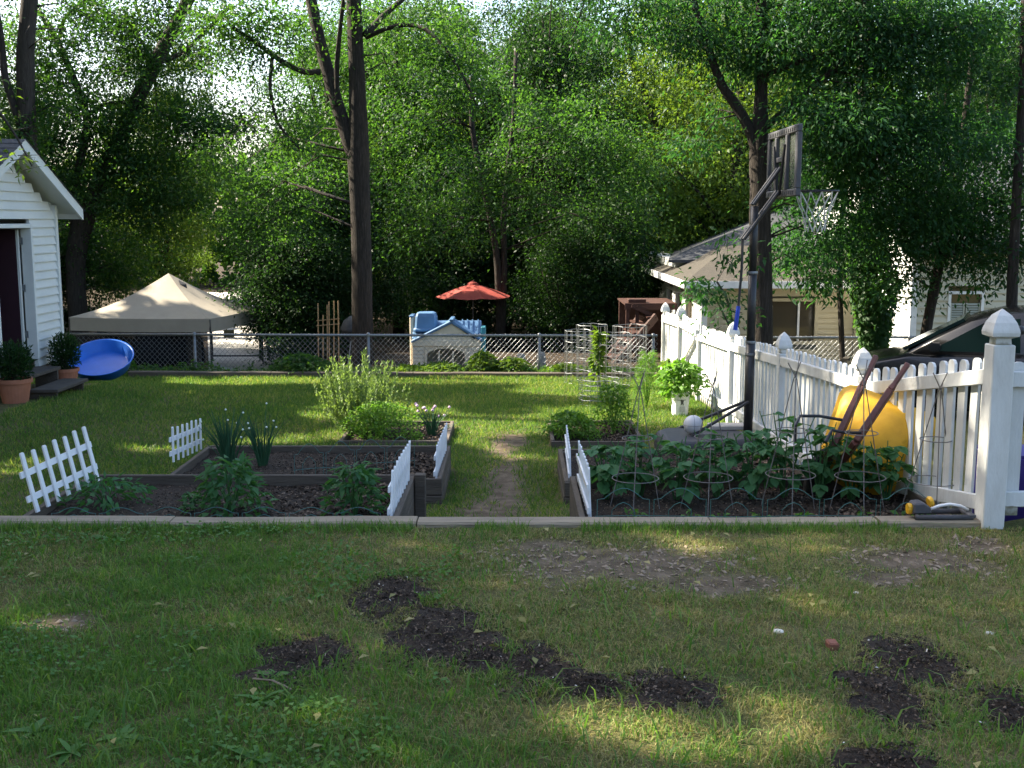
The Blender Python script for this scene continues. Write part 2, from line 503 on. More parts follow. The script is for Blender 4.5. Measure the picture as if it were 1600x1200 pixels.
lit_strip([(930, 655), (1010, 648), (1080, 640)], .5)
lit_strip([(1040, 1150), (1110, 1160)], .15)
lit_strip([(1060, 1175), (1130, 1180)], .14)
lit_strip([(60, 966), (130, 972)], .13)
lit_strip([(1000, 862), (1060, 858)], .08)
lit_strip([(860, 1192), (960, 1180), (1040, 1165)], .09)
for q in ((610, 850), (735, 872), (960, 1005), (885, 1120), (640, 1150), (1250, 1120), (1335, 965), (1420, 930), (330, 905), (300, 860), (560, 870), (1180, 870), (150, 905), (1500, 1010), (420, 1000), (240, 1060), (520, 1130), (1230, 1030), (90, 870)): lit_strip([q, (q[0] + 40, q[1] - 2)], .085, .1)
lit_strip([(560, 650), (600, 640), (690, 660)], .5)
for q in ((540, 620, 12.1), (580, 600, 12.2), (600, 630, 12.0), (600, 665, 11.7), (570, 655, 11.8), (630, 660, 11.8), (680, 655, 12)): lit(np.array(P(*q)), .22)
for y in (12.6, 13.4, 14.2, 15.0, 15.8, 16.6):
    for z in (-.4, .05, .4): lit(np.array([2.5, y, z]), .36)
for z in (.2, .6, 1.0): lit(np.array([2.72, 6.3, z]), .10)
for p, r in (((2.55, 8.1, .5), .22), ((2.53, 8.6, .45), .16), ((2.65, 7.3, .55), .13), ((2.6, 7.8, -.1), .1), ((2.62, 7.55, .2), .14), ((2.5, 9.6, .3), .14)):
    lit(np.array(p), r)
for z in (-.7, -.2, .3):
    for y in (22, 24, 26, 28): lit(np.array([3.7, y, z]), .5)
for z in (-.6, 0, .6):
    for y in (20.2, 21.2): lit(np.array([7.1, y, z]), .5)
def lit2(p, r):
    lit(p, r); LIT2.append(LIT[-1])
for x in (-1.0, -.3, .3, 1.0): lit2(np.array([-1.0 + x * .8, 27.0, .05]), .36)
for x, y, z in ((-8.9, 25.0, -.2), (-7.8, 25.3, .05), (-6.7, 25.2, -.3), (-7.6, 25.8, .4)): lit2(np.array([x, y, z]), .3)
for x in (-1.9, -1.3): 
    for z in (-.9, -.3): lit(np.array([x, 20.2, z]), .3)
for x, y in ((-8.5, 32), (-8.6, 35), (-8.8, 38), (-9, 42), (-9.3, 47), (-7.6, 32), (-7.8, 36)): lit(np.array([x + .5, y, -1.7]), 1.1)
for px, py, yy, r in ((290, 290, 27, .9), (300, 245, 26, .6), (440, 150, 24, .7), (455, 205, 25, .6), (500, 270, 26, .6), (620, 90, 23, .6), (640, 180, 25, .5), (760, 165, 27, .7), (870, 110, 27, .6), (1000, 320, 28, .6),
                      (1080, 320, 33, .9), (1110, 290, 33, .8), (590, 60, 22, .4), (400, 200, 24, .5), (330, 200, 25, .5), (820, 235, 26, .5), (720, 80, 22, .6), (880, 450, 27, .4), (100, 400, 28, .5), (690, 300, 26, .4), (740, 330, 26.5, .35),
                      (930, 180, 26, .5), (1010, 90, 30, .6), (60, 90, 19.6, .4), (230, 60, 28, .6), (370, 110, 23, .5), (600, 330, 27, .35), (410, 420, 27, .5), (380, 330, 26, .4), (1100, 60, 15.8, .3), (1290, 390, 16.5, .25), (1250, 420, 17, .3), (1350, 430, 17.5, .3)):
    lit(np.array(P(px, py, yy)), r * 1.3)
LIT = np.array(LIT)
LIT2 = np.array(LIT2)

def carve(pos, lst=None):
    """keep mask: leaves that stand between the sun and the lit places are dropped"""
    u, v, d = pos @ _e1, pos @ _e2, pos @ sv
    keep = np.ones(len(pos), bool)
    for a, b, r, t in (LIT if lst is None else lst):
        keep &= ~(((u - a) ** 2 + (v - b) ** 2 < (r + min(.16, .5 * r)) ** 2) & (d > t + .8))
    return keep

# ------------------------------------------------------------------ GROUND
def gaps(a, b, n): return list(np.linspace(a, b, n))
xs = sorted(set([-200, -120, -80, -50, -35] + gaps(-25, -8, 18) + gaps(-7.8, 7.8, 105) + gaps(8, 25, 18) + [35, 50, 80, 120, 200]))
ys = sorted(set([-60, -30, -10, -3, 0, 1.5] + gaps(2.2, 6.38, 56) + [6.40, 6.47] + gaps(6.6, 18, 70) + [18.12] + gaps(18.3, 31, 35) + [35, 40, 50, 60, 75, 90, 120, 160, 220]))
X_, Y_ = np.meshgrid(np.array(xs), np.array(ys))
Z_ = T(X_, Y_)
nx, ny = len(xs), len(ys)
ii = np.arange(nx * ny).reshape(ny, nx)
quads = np.stack([ii[:-1, :-1], ii[:-1, 1:], ii[1:, 1:], ii[1:, :-1]], -1).reshape(-1, 4)
gm_ = bpy.data.materials.new('earth_and_thatch')
nt = nodes_of(gm_)
Ln = nt.links.new
out = nt.nodes.new('ShaderNodeOutputMaterial'); b = nt.nodes.new('ShaderNodeBsdfPrincipled')
b.inputs['Roughness'].default_value = .95; b.inputs['Specular IOR Level'].default_value = .15
tc = nt.nodes.new('ShaderNodeTexCoord')
n1 = nt.nodes.new('ShaderNodeTexNoise'); n1.inputs['Scale'].default_value = .9; n1.inputs['Detail'].default_value = 8; n1.inputs['Roughness'].default_value = .7
n2 = nt.nodes.new('ShaderNodeTexNoise'); n2.inputs['Scale'].default_value = 55; n2.inputs['Detail'].default_value = 4
Ln(tc.outputs['Object'], n1.inputs['Vector']); Ln(tc.outputs['Object'], n2.inputs['Vector'])
r1 = nt.nodes.new('ShaderNodeValToRGB')
for pos_, c_ in ((0.30, (.045, .060, .018)), (.48, (.085, .085, .030)), (.62, (.14, .115, .055))):
    e = r1.color_ramp.elements.new(pos_); e.color = (*c_, 1)
r1.color_ramp.elements.remove(r1.color_ramp.elements[0]); r1.color_ramp.elements.remove(r1.color_ramp.elements[-1])
Ln(n1.outputs['Fac'], r1.inputs[0])
mx = nt.nodes.new('ShaderNodeMix'); mx.data_type = 'RGBA'; mx.blend_type = 'OVERLAY'; mx.inputs['Factor'].default_value = .7
Ln(r1.outputs[0], mx.inputs[6]); Ln(n2.outputs['Color'], mx.inputs[7]); 
bw = nt.nodes.new('ShaderNodeRGBToBW'); Ln(n2.outputs['Color'], bw.inputs[0]); Ln(bw.outputs[0], mx.inputs[7])
at_ = nt.nodes.new('ShaderNodeAttribute'); at_.attribute_name = 'bare'
m2 = nt.nodes.new('ShaderNodeMix'); m2.data_type = 'RGBA'
n3 = nt.nodes.new('ShaderNodeTexNoise'); n3.inputs['Scale'].default_value = 9; n3.inputs['Detail'].default_value = 7
Ln(tc.outputs['Object'], n3.inputs['Vector'])
r3 = nt.nodes.new('ShaderNodeValToRGB'); r3.color_ramp.elements[0].color = (.085, .06, .042, 1); r3.color_ramp.elements[1].color = (.20, .15, .11, 1)
r3.color_ramp.elements[0].position = .35; r3.color_ramp.elements[1].position = .7
Ln(n3.outputs['Fac'], r3.inputs[0])
Ln(at_.outputs['Fac'], m2.inputs['Factor']); Ln(mx.outputs[2], m2.inputs[6]); Ln(r3.outputs[0], m2.inputs[7])
at2 = nt.nodes.new('ShaderNodeAttribute'); at2.attribute_name = 'litter'
m3 = nt.nodes.new('ShaderNodeMix'); m3.data_type = 'RGBA'
r4 = nt.nodes.new('ShaderNodeValToRGB'); r4.color_ramp.elements[0].color = (.022, .017, .011, 1); r4.color_ramp.elements[1].color = (.085, .06, .038, 1)
r4.color_ramp.elements[0].position = .38; r4.color_ramp.elements[1].position = .75
Ln(n3.outputs['Fac'], r4.inputs[0]); Ln(at2.outputs['Fac'], m3.inputs['Factor']); Ln(m2.outputs[2], m3.inputs[6]); Ln(r4.outputs[0], m3.inputs[7])
Ln(m3.outputs[2], b.inputs['Base Color'])
bp = nt.nodes.new('ShaderNodeBump'); bp.inputs['Strength'].default_value = .8; bp.inputs['Distance'].default_value = .02
Ln(n2.outputs['Fac'], bp.inputs['Height']); Ln(bp.outputs[0], b.inputs['Normal'])
Ln(b.outputs[0], out.inputs[0])

SW = 1.7
# bare earth places: (px, py, rx_px, ry_px, darkness)
SOILPX = [(615, 932, 50, 25, 'top bare soil patch'), (695, 1003, 68, 36, 'wide bare soil patch'), (835, 1050, 55, 30, 'bare soil patch with clumps of grass in it'),
          (765, 1034, 38, 20, 'small bare soil patch linking two wider ones'), (930, 1074, 46, 14, 'thin bare soil patch beside the narrow one'),
          (468, 1036, 62, 27, 'oval bare soil patch on the greener side of the lawn'), (1045, 1080, 62, 20, 'narrow bare soil patch above the sunny corner of grass'),
          (1432, 1040, 58, 30, 'bare soil patch below the fence corner'), (1385, 1092, 55, 34, 'bare soil patch with ragged grassy edge'),
          (1580, 1112, 70, 26, 'bare soil patch cut by the frame edge'), (1390, 1195, 60, 22, 'bare soil patch lowest in the lawn')]
SOIL = []
for px, py, rx, ry, lb in [(a, b, c * 1.22, d * 1.3, e) for a, b, c, d, e in SOILPX]:
    c = G(px, py); e = G(px + rx, py); n_ = G(px, py - ry)
    SOIL.append((c.x, c.y, abs(e.x - c.x), abs(n_.y - c.y), lb))
BARE = []
for px, py, rx, ry in [(960, 882, 190, 30), (1120, 915, 120, 18), (1440, 880, 110, 22), (850, 855, 70, 10), (1380, 905, 60, 12), (790, 760, 38, 60), (785, 700, 28, 22), (800, 690, 30, 16), (760, 800, 60, 20), (95, 975, 60, 14), (1540, 855, 60, 14), (1020, 870, 60, 10), (180, 815, 60, 6)]:
    c = G(px, py); e = G(px + rx, py); n_ = G(px, py - ry)
    BARE.append((c.x, c.y, abs(e.x - c.x), abs(n_.y - c.y)))

def inside(lst, x, y, warp=.5, s=5):
    best = np.full(np.shape(x), 9.0)
    wv = (noise(x, y, 8, s) - .5) * warp
    for c in lst:
        best = np.minimum(best, np.sqrt(((x - c[0]) / c[2]) ** 2 + ((y - c[1]) / c[3]) ** 2) + wv)
    return best

me = polymesh('ground', np.stack([X_.ravel(), Y_.ravel(), Z_.ravel()], 1), 4, quads, gm_, True)
bare = np.clip(1.35 - inside(BARE, X_.ravel(), Y_.ravel(), .6), 0, .85)
yy_, xx_ = Y_.ravel(), X_.ravel()
bare = np.maximum(bare, np.clip((yy_ - 18.6) / 1.0, 0, 1) * .8 * (noise(xx_, yy_, .8, 9) > .35))
lt = me.attributes.new('litter', 'FLOAT', 'POINT'); lt.data.foreach_set('value', np.clip((yy_ - 18.2) / .8, 0, 1).astype(np.float32))
at = me.attributes.new('bare', 'FLOAT', 'POINT'); at.data.foreach_set('value', bare.astype(np.float32))
tag(link('ground', me), 'grassy earth of the sloping back yard', 'ground', kind='structure')

# driveway beyond the fence
mb = MB()
rows = []
for y in (25.2, 27, 29, 32, 36, 41, 47, 56):
    xl, xr = -.272 * y, -.208 * y
    rows.append([(x, y, Tz(x, y) + .03) for x in np.linspace(xl, xr, 8)])
k = 8
mb.add([p for r_ in rows for p in r_], [(i * k + j, i * k + j + 1, (i + 1) * k + j + 1, (i + 1) * k + j) for i in range(len(rows) - 1) for j in range(k - 1)])
tag(mb.build('driveway', M['concrete']), 'pale sunlit concrete driveway beyond the canopy tent', 'driveway', kind='structure')

# soil patches in the lawn
for (cx, cy, rx, ry, lb) in SOIL:
    nr, na = 12, 64
    vs, fs = [], []
    qs = np.arange(na) * 2 * pi / na
    ts = np.linspace(.3, 1.6, 60)
    edge = np.ones(na)
    for j in range(na):
        xx, yy = cx + np.cos(qs[j]) * rx * ts, cy + np.sin(qs[j]) * ry * ts
        v = inside([(cx, cy, rx, ry)], xx, yy, SW)
        k = np.argmax(v > 1.0)
        edge[j] = ts[k] if v[k] > 1.0 else 1.3
    for i in range(nr + 1):
        t = i / nr
        for j in range(na):
            e_ = edge[j] * (1 + random.uniform(-.05, .05))
            x, y = cx + cos(qs[j]) * rx * t * e_, cy + sin(qs[j]) * ry * t * e_
            z = Tz(x, y) + .004 + .008 * (1 - t) ** .6 + (random.uniform(-.006, .008) if i < nr else -.012)
            vs.append((x, y, z))
    for i in range(nr):
        for j in range(na):
            fs.append((i * na + j, i * na + (j + 1) % na, (i + 1) * na + (j + 1) % na, (i + 1) * na + j))
    mb = MB().add(vs, fs)
    o = mb.build('soil_patch', M['soil'], smooth=True)
    tag(o, lb + ' in the front lawn', 'soil patch', 'soil patches in the front lawn', 'structure')

# clods and pale bits lying on the patches
def chips(name, pts, size, m, parent=None, flat=.4, kind='stuff', seed=0):
    r_ = np.random.default_rng(seed)
    n = len(pts)
    sz = size * (.4 + r_.random((n, 1)) ** 2 * 1.4)
    a = r_.normal(size=(n, 3)); a[:, 2] *= flat; a = nrm(a) * sz
    b_ = r_.normal(size=(n, 3)); b_[:, 2] *= flat; b_ = nrm(np.cross(a, np.cross(b_, a))) * sz * .55
    c_ = np.abs(r_.normal(size=(n, 1))) * sz * .35
    up = np.concatenate([np.zeros((n, 2)), c_ + .002], 1)
    v = np.stack([pts - a, pts + b_ + up * .3, pts + a, pts - b_ + up * .3, pts + up], 1)
    q = np.array([[0, 1, 4], [1, 2, 4], [2, 3, 4], [3, 0, 4]])
    idx = (np.arange(n)[:, None, None] * 5 + q[None]).reshape(-1, 3)
    o0 = np.array(WL[parent.name]) if parent is not None else np.zeros(3)
    return link(name, polymesh(name, v.reshape(-1, 3) - o0, 3, idx, m), parent, kind=kind)

pts = []
for (cx, cy, rx, ry, lb) in SOIL:
    n = int(2600 * rx * ry / .08)
    q, t = rng.random(n) * 2 * pi, np.sqrt(rng.random(n)) * 1.25
    x, y = cx + np.cos(q) * rx * t, cy + np.sin(q) * ry * t
    pts.append(np.stack([x, y, T(x, y) + .006 + .018 * np.sqrt(np.clip(1 - t, 0, 1))], 1))
pts = np.concatenate(pts)
tag(chips('soil_crumbs', pts, .0065, M['chips'], seed=2), 'dark soil crumbs scattered over the bare lawn patches', 'soil crumbs')
sel = rng.choice(len(pts), 34, replace=False)
tag(chips('pale_grit', pts[sel] + [0, 0, .006], .008, M['stonebits'], seed=3), 'pale grit and chips lying on the dark soil patches', 'grit')

# ------------------------------------------------------------------ GRASS
def blades(name, x, y, h, w, m, lean=.6, two=True, seed=1, lift=0.0):
    r_ = np.random.default_rng(seed)
    n = len(x)
    z = T(x, y) - .004 + lift
    q = r_.random(n) * 2 * pi
    ln = np.clip(r_.normal(lean, .35, n), .05, 1.6)
    dx, dy = np.cos(q), np.sin(q)
    q2 = r_.random(n) * 2 * pi
    sx, sy = np.cos(q2) * w * .5, np.sin(q2) * w * .5
    b0 = np.stack([x, y, z], 1)
    s_ = np.stack([sx, sy, np.zeros(n)], 1)
    mid = b0 + np.stack([dx * h * ln * .28, dy * h * ln * .28, h * .58], 1)
    tip = b0 + np.stack([dx * h * ln * .95, dy * h * ln * .95, h * np.clip(1.05 - ln * .32, .3, 1)], 1)
    if two:
        v = np.stack([b0 - s_, b0 + s_, mid + s_ * .75, mid - s_ * .75, tip], 1)
        q = np.array([[0, 1, 2], [0, 2, 3], [3, 2, 4]]); kk = 5
    else:
        v = np.stack([b0 - s_, b0 + s_, tip], 1)
        q = np.array([[0, 1, 2]]); kk = 3
    idx = (np.arange(n)[:, None, None] * kk + q[None]).reshape(-1, 3)
    return link(name, polymesh(name, v.reshape(-1, 3), 3, idx, m), kind='stuff')

def scatter(n, y0, y1, seed, k=.475, pad=.35):
    r_ = np.random.default_rng(seed)
    y = np.sqrt(y0 * y0 + r_.random(n) * (y1 * y1 - y0 * y0))
    x = (r_.random(n) * 2 - 1) * (k * y + pad)
    return x, y, r_

def lawn_keep(x, y, r_):
    s1 = inside(SOIL, x, y, SW)
    s2 = inside(BARE, x, y, .7)
    dens = np.clip((s1 - .66) * 2.4, .03, 1) * np.clip((s2 - .62) * 1.6, .07, 1)
    clump = .16 + 1.0 * noise(x, y, 7, 21) * noise(x, y, 1.6, 22) * 2.9
    return r_.random(len(x)) < dens * np.clip(clump, 0, 1)

x, y, r_ = scatter(290000, 2.75, 6.27, 31)
k_ = lawn_keep(x, y, r_); x, y = x[k_], y[k_]
dryv = noise(x, y, .55, 41) * .75 + noise(x, y, 3.2, 43) * .38 + np.clip((x + .6) / 3.2, -.30, .22) + np.clip((y - 4.1) / 6, -.22, .12)
dry = r_.random(len(x)) < np.clip((dryv - .415) * 3.6, .05, .85)
hh = (.014 + .030 * r_.random(len(x)) ** 1.5) * (.35 + 1.25 * noise(x, y, 9, 46, 2)) * (.7 + .7 * noise(x, y, 1.6, 47)) * (1.25 - .1 * np.clip(y - 3, 0, 3.5))
ww = .0032 + .0030 * r_.random(len(x)) ** 2
gsel = ~dry
tag(blades('lawn_grass', x[gsel], y[gsel], hh[gsel] * 1.15, ww[gsel], M['grass'], .75, True, 5), 'short green grass of the shaded front lawn', 'grass')
tag(blades('dry_grass', x[dry], y[dry], hh[dry] * .85, ww[dry] * .85, M['grass_dry'], 1.05, True, 6), 'straw coloured dry grass mixed through the front lawn', 'dry grass')
_r = np.random.default_rng(71)
x, y, _ = scatter(90, 3.0, 6.2, 72)
tag(link('fallen_leaves', leafmesh('fallen_leaves', np.stack([x, y, T(x, y) + .03], 1), _r.normal(size=(90, 3)) * [1, 1, .25], _r.normal(size=(90, 3)) * .3 + [0, 0, 1], .05, .028, M['grass_dry']), kind='stuff'), 'dry fallen leaves scattered over the front lawn', 'leaves')
_r = np.random.default_rng(81)
x, y, _ = scatter(16000, 2.8, 6.25, 82)
k_ = (noise(x, y, 1.4, 83) > .52) & (inside(SOIL, x, y, SW) > 1.0) & (x < -.25); x, y = x[k_], y[k_]; n = len(x)
tag(link('clover', leafmesh('clover', np.stack([x, y, T(x, y) + .018 + .03 * _r.random(n)], 1), _r.normal(size=(n, 3)) * [1, 1, .2], _r.normal(size=(n, 3)) * .35 + [0, 0, 1], .024, .020, M['leaf_weed']), kind='stuff'), 'clover and small leafy weeds mixed into the left of the front lawn', 'clover')
x, y, _ = scatter(9000, 3.2, 6.25, 84)
k_ = (inside(BARE, x, y, .7) < 1.25); x, y = x[k_], y[k_]
tag(chips('dry_clippings', np.stack([x, y, T(x, y) + .002], 1), .014, M['twig'], flat=.12, seed=9), 'dry clippings and crumbs on the worn bare places of the lawn', 'clippings')
# broad coarse blades among the fine ones
x, y, r_ = scatter(6000, 2.75, 6.2, 33)
k_ = lawn_keep(x, y, r_) & (r_.random(len(x)) < np.clip(1.1 - (y - 2.8) * .26 - np.clip(x, 0, 2) * .12, .1, 1)); x, y = x[k_], y[k_]
tag(blades('coarse_grass', x, y, .05 + .07 * r_.random(len(x)), .006 + .004 * r_.random(len(x)), M['grass'], .95, True, 8), 'coarse broad bladed grass nearest in the lawn', 'coarse grass')

# yard lawn between the beds and back to the fence
x, y, r_ = scatter(300000, 6.6, 17.95, 35, .475, .3)
s2 = inside(BARE, x, y, .7)
BEDS = [(-2.97, -.66, 6.4, 7.72), (-2.80, -.54, 8.72, 10.14), (-1.82, -.63, 11.33, 12.58), (.38, 2.68, 6.4, 7.66), (.40, 2.5, 8.72, 10.14), (.38, 1.38, 11.28, 12.54), (1.42, 2.6, 10.5, 11.6)]
ok = r_.random(len(x)) < np.clip((s2 - .4) * 1.5, .06, 1) * np.clip(.5 + noise(x, y, 3, 51), 0, 1)
for a, b_, c_, d_ in BEDS: ok &= ~((x > a) & (x < b_) & (y > c_) & (y < d_))
ok &= ~((x < -5.7) & (y > 12.2) & (y < 15.3)) & (x < 2.9 + np.clip(y - 19, 0, 1))
x, y = x[ok], y[ok]
hh = (.03 + .045 * r_.random(len(x))) * (.7 + .7 * noise(x, y, .9, 53))
tag(blades('yard_grass', x, y, hh, .006 + .0005 * y, M['grass_far'], .7, False, 9), 'mown grass of the lower yard between beds and fence', 'grass')
# strip of taller grass just in front of the timber edge
x = np.random.default_rng(3).uniform(-3.2, 3.1, 5200); y = 6.27 - np.abs(np.random.default_rng(4).normal(0, .06, 5200))
ok = noise(x, y * 0 + 2, 2.2, 61) > .47
tag(blades('edge_grass', x[ok], y[ok], .035 + .05 * np.random.default_rng(5).random(ok.sum()), np.full(ok.sum(), .005), M['grass'], .5, True, 10), 'tufts of longer grass along the near timber edge', 'grass')
# grass and weeds bank beyond the back edging
x = np.random.default_rng(13).uniform(-9.5, 2.6, 26000); y = np.random.default_rng(14).uniform(18.2, 19.3, 26000)
ok = noise(x, y, 1.2, 63) > .36
tag(blades('fence_grass', x[ok], y[ok], .10 + .22 * np.random.default_rng(15).random(ok.sum()) * (x[ok] < 3), np.full(ok.sum(), .016), M['grass'], .5, False, 12), 'long rough grass growing along the chain link fence', 'grass')

# ------------------------------------------------------------------ TIMBER EDGES
def timbers(cuts, y0, dpt, z0f, z1f, m, labels, group, yoff=None):
    for i, (a, b_) in enumerate(zip(cuts[:-1], cuts[1:])):
        ya = (yoff[i] if yoff else 0)
        r0 = thing_like = None
        mb = MB()
        nseg = 10
        for s in range(nseg):
            xa, xb = a + .004 + (b_ - a - .008) * s / nseg, a + .004 + (b_ - a - .008) * (s + 1) / nseg
            def yz(xx):
                w = (float(noise(xx, i * 3.3, 2.2, 71)) - .5) * .02
                return y0 + ya + w, z1f(xx) + w * .5
            (yA, zA), (yB, zB) = yz(xa), yz(xb)
            n = len(mb.v)
            for xx, yy, zz in ((xa, yA, zA), (xb, yB, zB)):
                mb.v += [(xx, yy, z0f(xx)), (xx, yy, zz - .012), (xx, yy + .012, zz), (xx, yy + dpt - .012, zz), (xx, yy + dpt, zz - .012), (xx, yy + dpt, z0f(xx))]
            mb.f += [tuple(n + q for q in (j, j + 6, (j + 1) % 6 + 6, (j + 1) % 6))[::-1] for j in range(6)]
            if s == 0: mb.f.append(tuple(n + q for q in range(6)))
            if s == nseg - 1: mb.f.append(tuple(n + 6 + q for q in range(6))[::-1])
        xm = (a + b_) / 2
        single('landscape_timber', labels[i], 'timber', mb, m, (xm, y0, z0f(xm)), group)

timbers([-3.55, -1.98, -.55, 1.15, 2.12, 2.74], 6.29, .14, lambda x: -.14, lambda x: .030 + (0.0 if x < 2.12 else .010), M['timber'],
        ['pale edging timber in front of the leaning white picket border', 'pale edging timber in front of the staked tomato plant', 'pale edging timber crossing the path between the two nearest beds',
         'pale edging timber in front of the first wire cages', 'short pale edging timber under the sprinkler'], 'near timber edging', [0.02, 0.008, 0, 0, -.012])
timbers([-6.2, -3.9, -1.6, .6, 2.5], 17.98, .13, lambda x: -.95, lambda x: -.665 - .012 * (x + 4) * .3, M['weather'],
        ['dark old timber of the back edging below the canopy tent', 'dark old timber of the back edging below the forked trunk', 'dark old timber of the back edging below the playhouse', 'dark old timber of the back edging by the wire cages'], 'back timber edging')

# ------------------------------------------------------------------ RAISED BEDS
def raised_bed(label, x0, x1, y0, y1, zt, zb, zsoil, seed):
    root = thing('raised_bed', label, 'raised bed', ((x0 + x1) / 2, (y0 + y1) / 2, zb), 'raised garden beds')
    th = .038
    n = max(1, round((zt - zb) / .14))
    hgt = (zt - zb) / n
    for i in range(n):
        za, zc = zb + i * hgt + .003, zb + (i + 1) * hgt - .003
        j = lambda: random.uniform(-.006, .006)
        MB().box(x0, x1, y0 + j(), y0 + th, za, zc + j()).build('plank', M['weather'], root, bevel=.004)
        MB().box(x0, x1, y1 - th, y1 + j(), za, zc + j()).build('plank', M['weather'], root, bevel=.004)
        MB().box(x0 + j(), x0 + th, y0 + th + .002, y1 - th - .002, za, zc + j()).build('plank', M['weather_y'], root, bevel=.004)
        MB().box(x1 - th, x1 + j(), y0 + th + .002, y1 - th - .002, za, zc + j()).build('plank', M['weather_y'], root, bevel=.004)
    for px in (x0 + th + .002, x1 - th - .072):
        for py in (y0 + th + .002, y1 - th - .072):
            MB().box(px, px + .07, py, py + .07, zb - .05, zt - random.uniform(.01, .03)).build('corner_post', M['weather'], root, bevel=.004)
    nx_, ny_ = 44, 26
    gx, gy = np.linspace(x0 + th - .004, x1 - th + .004, nx_), np.linspace(y0 + th - .004, y1 - th + .004, ny_)
    A, B = np.meshgrid(gx, gy)
    Zs = zsoil + (noise(A, B, 5, seed) - .5) * .05 + (noise(A, B, 22, seed + 4) - .5) * .03
    i2 = np.arange(nx_ * ny_).reshape(ny_, nx_)
    qd = np.stack([i2[:-1, :-1], i2[:-1, 1:], i2[1:, 1:], i2[1:, :-1]], -1).reshape(-1, 4)
    link('soil', polymesh('soil', np.stack([A.ravel(), B.ravel(), Zs.ravel()], 1) - np.array(root.location), 4, qd, M['soil'], True), root)
    n = int(1500 * (x1 - x0) * (y1 - y0))
    r_ = np.random.default_rng(seed)
    xx, yy = r_.uniform(x0 + .05, x1 - .05, n), r_.uniform(y0 + .05, y1 - .05, n)
    zz = zsoil + (noise(xx, yy, 5, seed) - .5) * .05 + (noise(xx, yy, 22, seed + 4) - .5) * .03
    chips('mulch', np.stack([xx, yy, zz + .004], 1), .016, M['chips'], root, seed=seed)
    return root

raised_bed('long bed of three bushy tomato plants just behind the near timber', -2.95, -.68, 6.46, 7.70, .0, -.42, -.075, 101)
raised_bed('middle bed holding the two onion clumps', -2.78, -.56, 8.75, 10.10, -.28, -.56, -.345, 102)
raised_bed('short bed full of rosemary and herbs', -1.79, -.655, 11.35, 12.55, -.49, -.68, -.55, 103)
raised_bed('bed with wire cages and broad leaved plants behind the near timber', .40, 2.66, 6.46, 7.62, .0, -.42, -.085, 104)
raised_bed('middle bed half hidden behind the broad leaved plants', .42, 2.44, 8.75, 10.10, -.31, -.56, -.37, 105)
raised_bed('short bed with leafy clumps beside the hoop base', .40, 1.36, 11.30, 12.50, -.48, -.68, -.54, 106)
# leaning stake board at the end of the near left bed
root = thing('corner_stake', 'stubby weathered stake standing at the path end of the tomato bed', 'stake', (-.63, 7.62, -.45))
MB().box(-.675, -.60, 7.58, 7.66, -.45, .015).build('stake', M['weather'], root, bevel=.006)

# ------------------------------------------------------------------ SMALL WHITE PICKET BORDERS
def border(label, a, b_, up, h=.40, n=7, hf=(.25, .66)):
    a, b_, up = Vector(a), Vector(b_), Vector(up).normalized()
    root = thing('picket_border', label, 'picket border', a, 'small white plastic picket borders')
    d = (b_ - a); L_ = d.length; d.normalize()
    nn = d.cross(up).normalized()
    w = .030
    for i in range(n):
        c = a + d * (L_ * i / (n - 1))
        hh_ = h + random.uniform(-.006, .006)
        o = [c - d * w / 2, c + d * w / 2, c + d * w / 2 + up * (hh_ - .008), c + d * (w / 2 - .006) + up * hh_, c - d * (w / 2 - .006) + up * hh_, c - d * w / 2 + up * (hh_ - .008)]
        MB().prism(o, nn * .012).build('picket', M['white_plastic'], root)
    for t in hf:
        c0 = a + up * h * t - nn * .008
        MB().bar(c0 - d * .045, c0 + d * (L_ + .045), .012, .038, up).build('rail', M['white_plastic'], root)
    return root

A = P(62, 804, 6.72); A.z = -.08
border('white picket border tipped over sideways at the outer end of the tomato bed', P(58, 800, 6.62), P(152, 752, 7.22), (-.19, -.05, 1.0), .37, 7)
border('small white picket border at the outer end of the onion bed', P(270, 722, 8.85), P(313, 702, 9.75), (.0, .05, 1), .28, 7)
border('white picket border leaning at the path end of the tomato bed', (-.735, 6.58, -.06), (-.715, 7.5, -.06), (.02, .25, 1), .33, 9)
border('white picket border leaning at the path end of the onion bed', (-.62, 8.86, -.34), (-.60, 9.85, -.34), (.03, .22, 1), .31, 9)
border('white picket border at the path end of the wire cage bed', (.47, 6.62, -.06), (.46, 7.45, -.06), (-.04, .05, 1), .34, 9)
border('white picket border at the path end of the half hidden middle bed', (.47, 8.9, -.36), (.49, 9.85, -.36), (-.02, .25, 1), .30, 9)

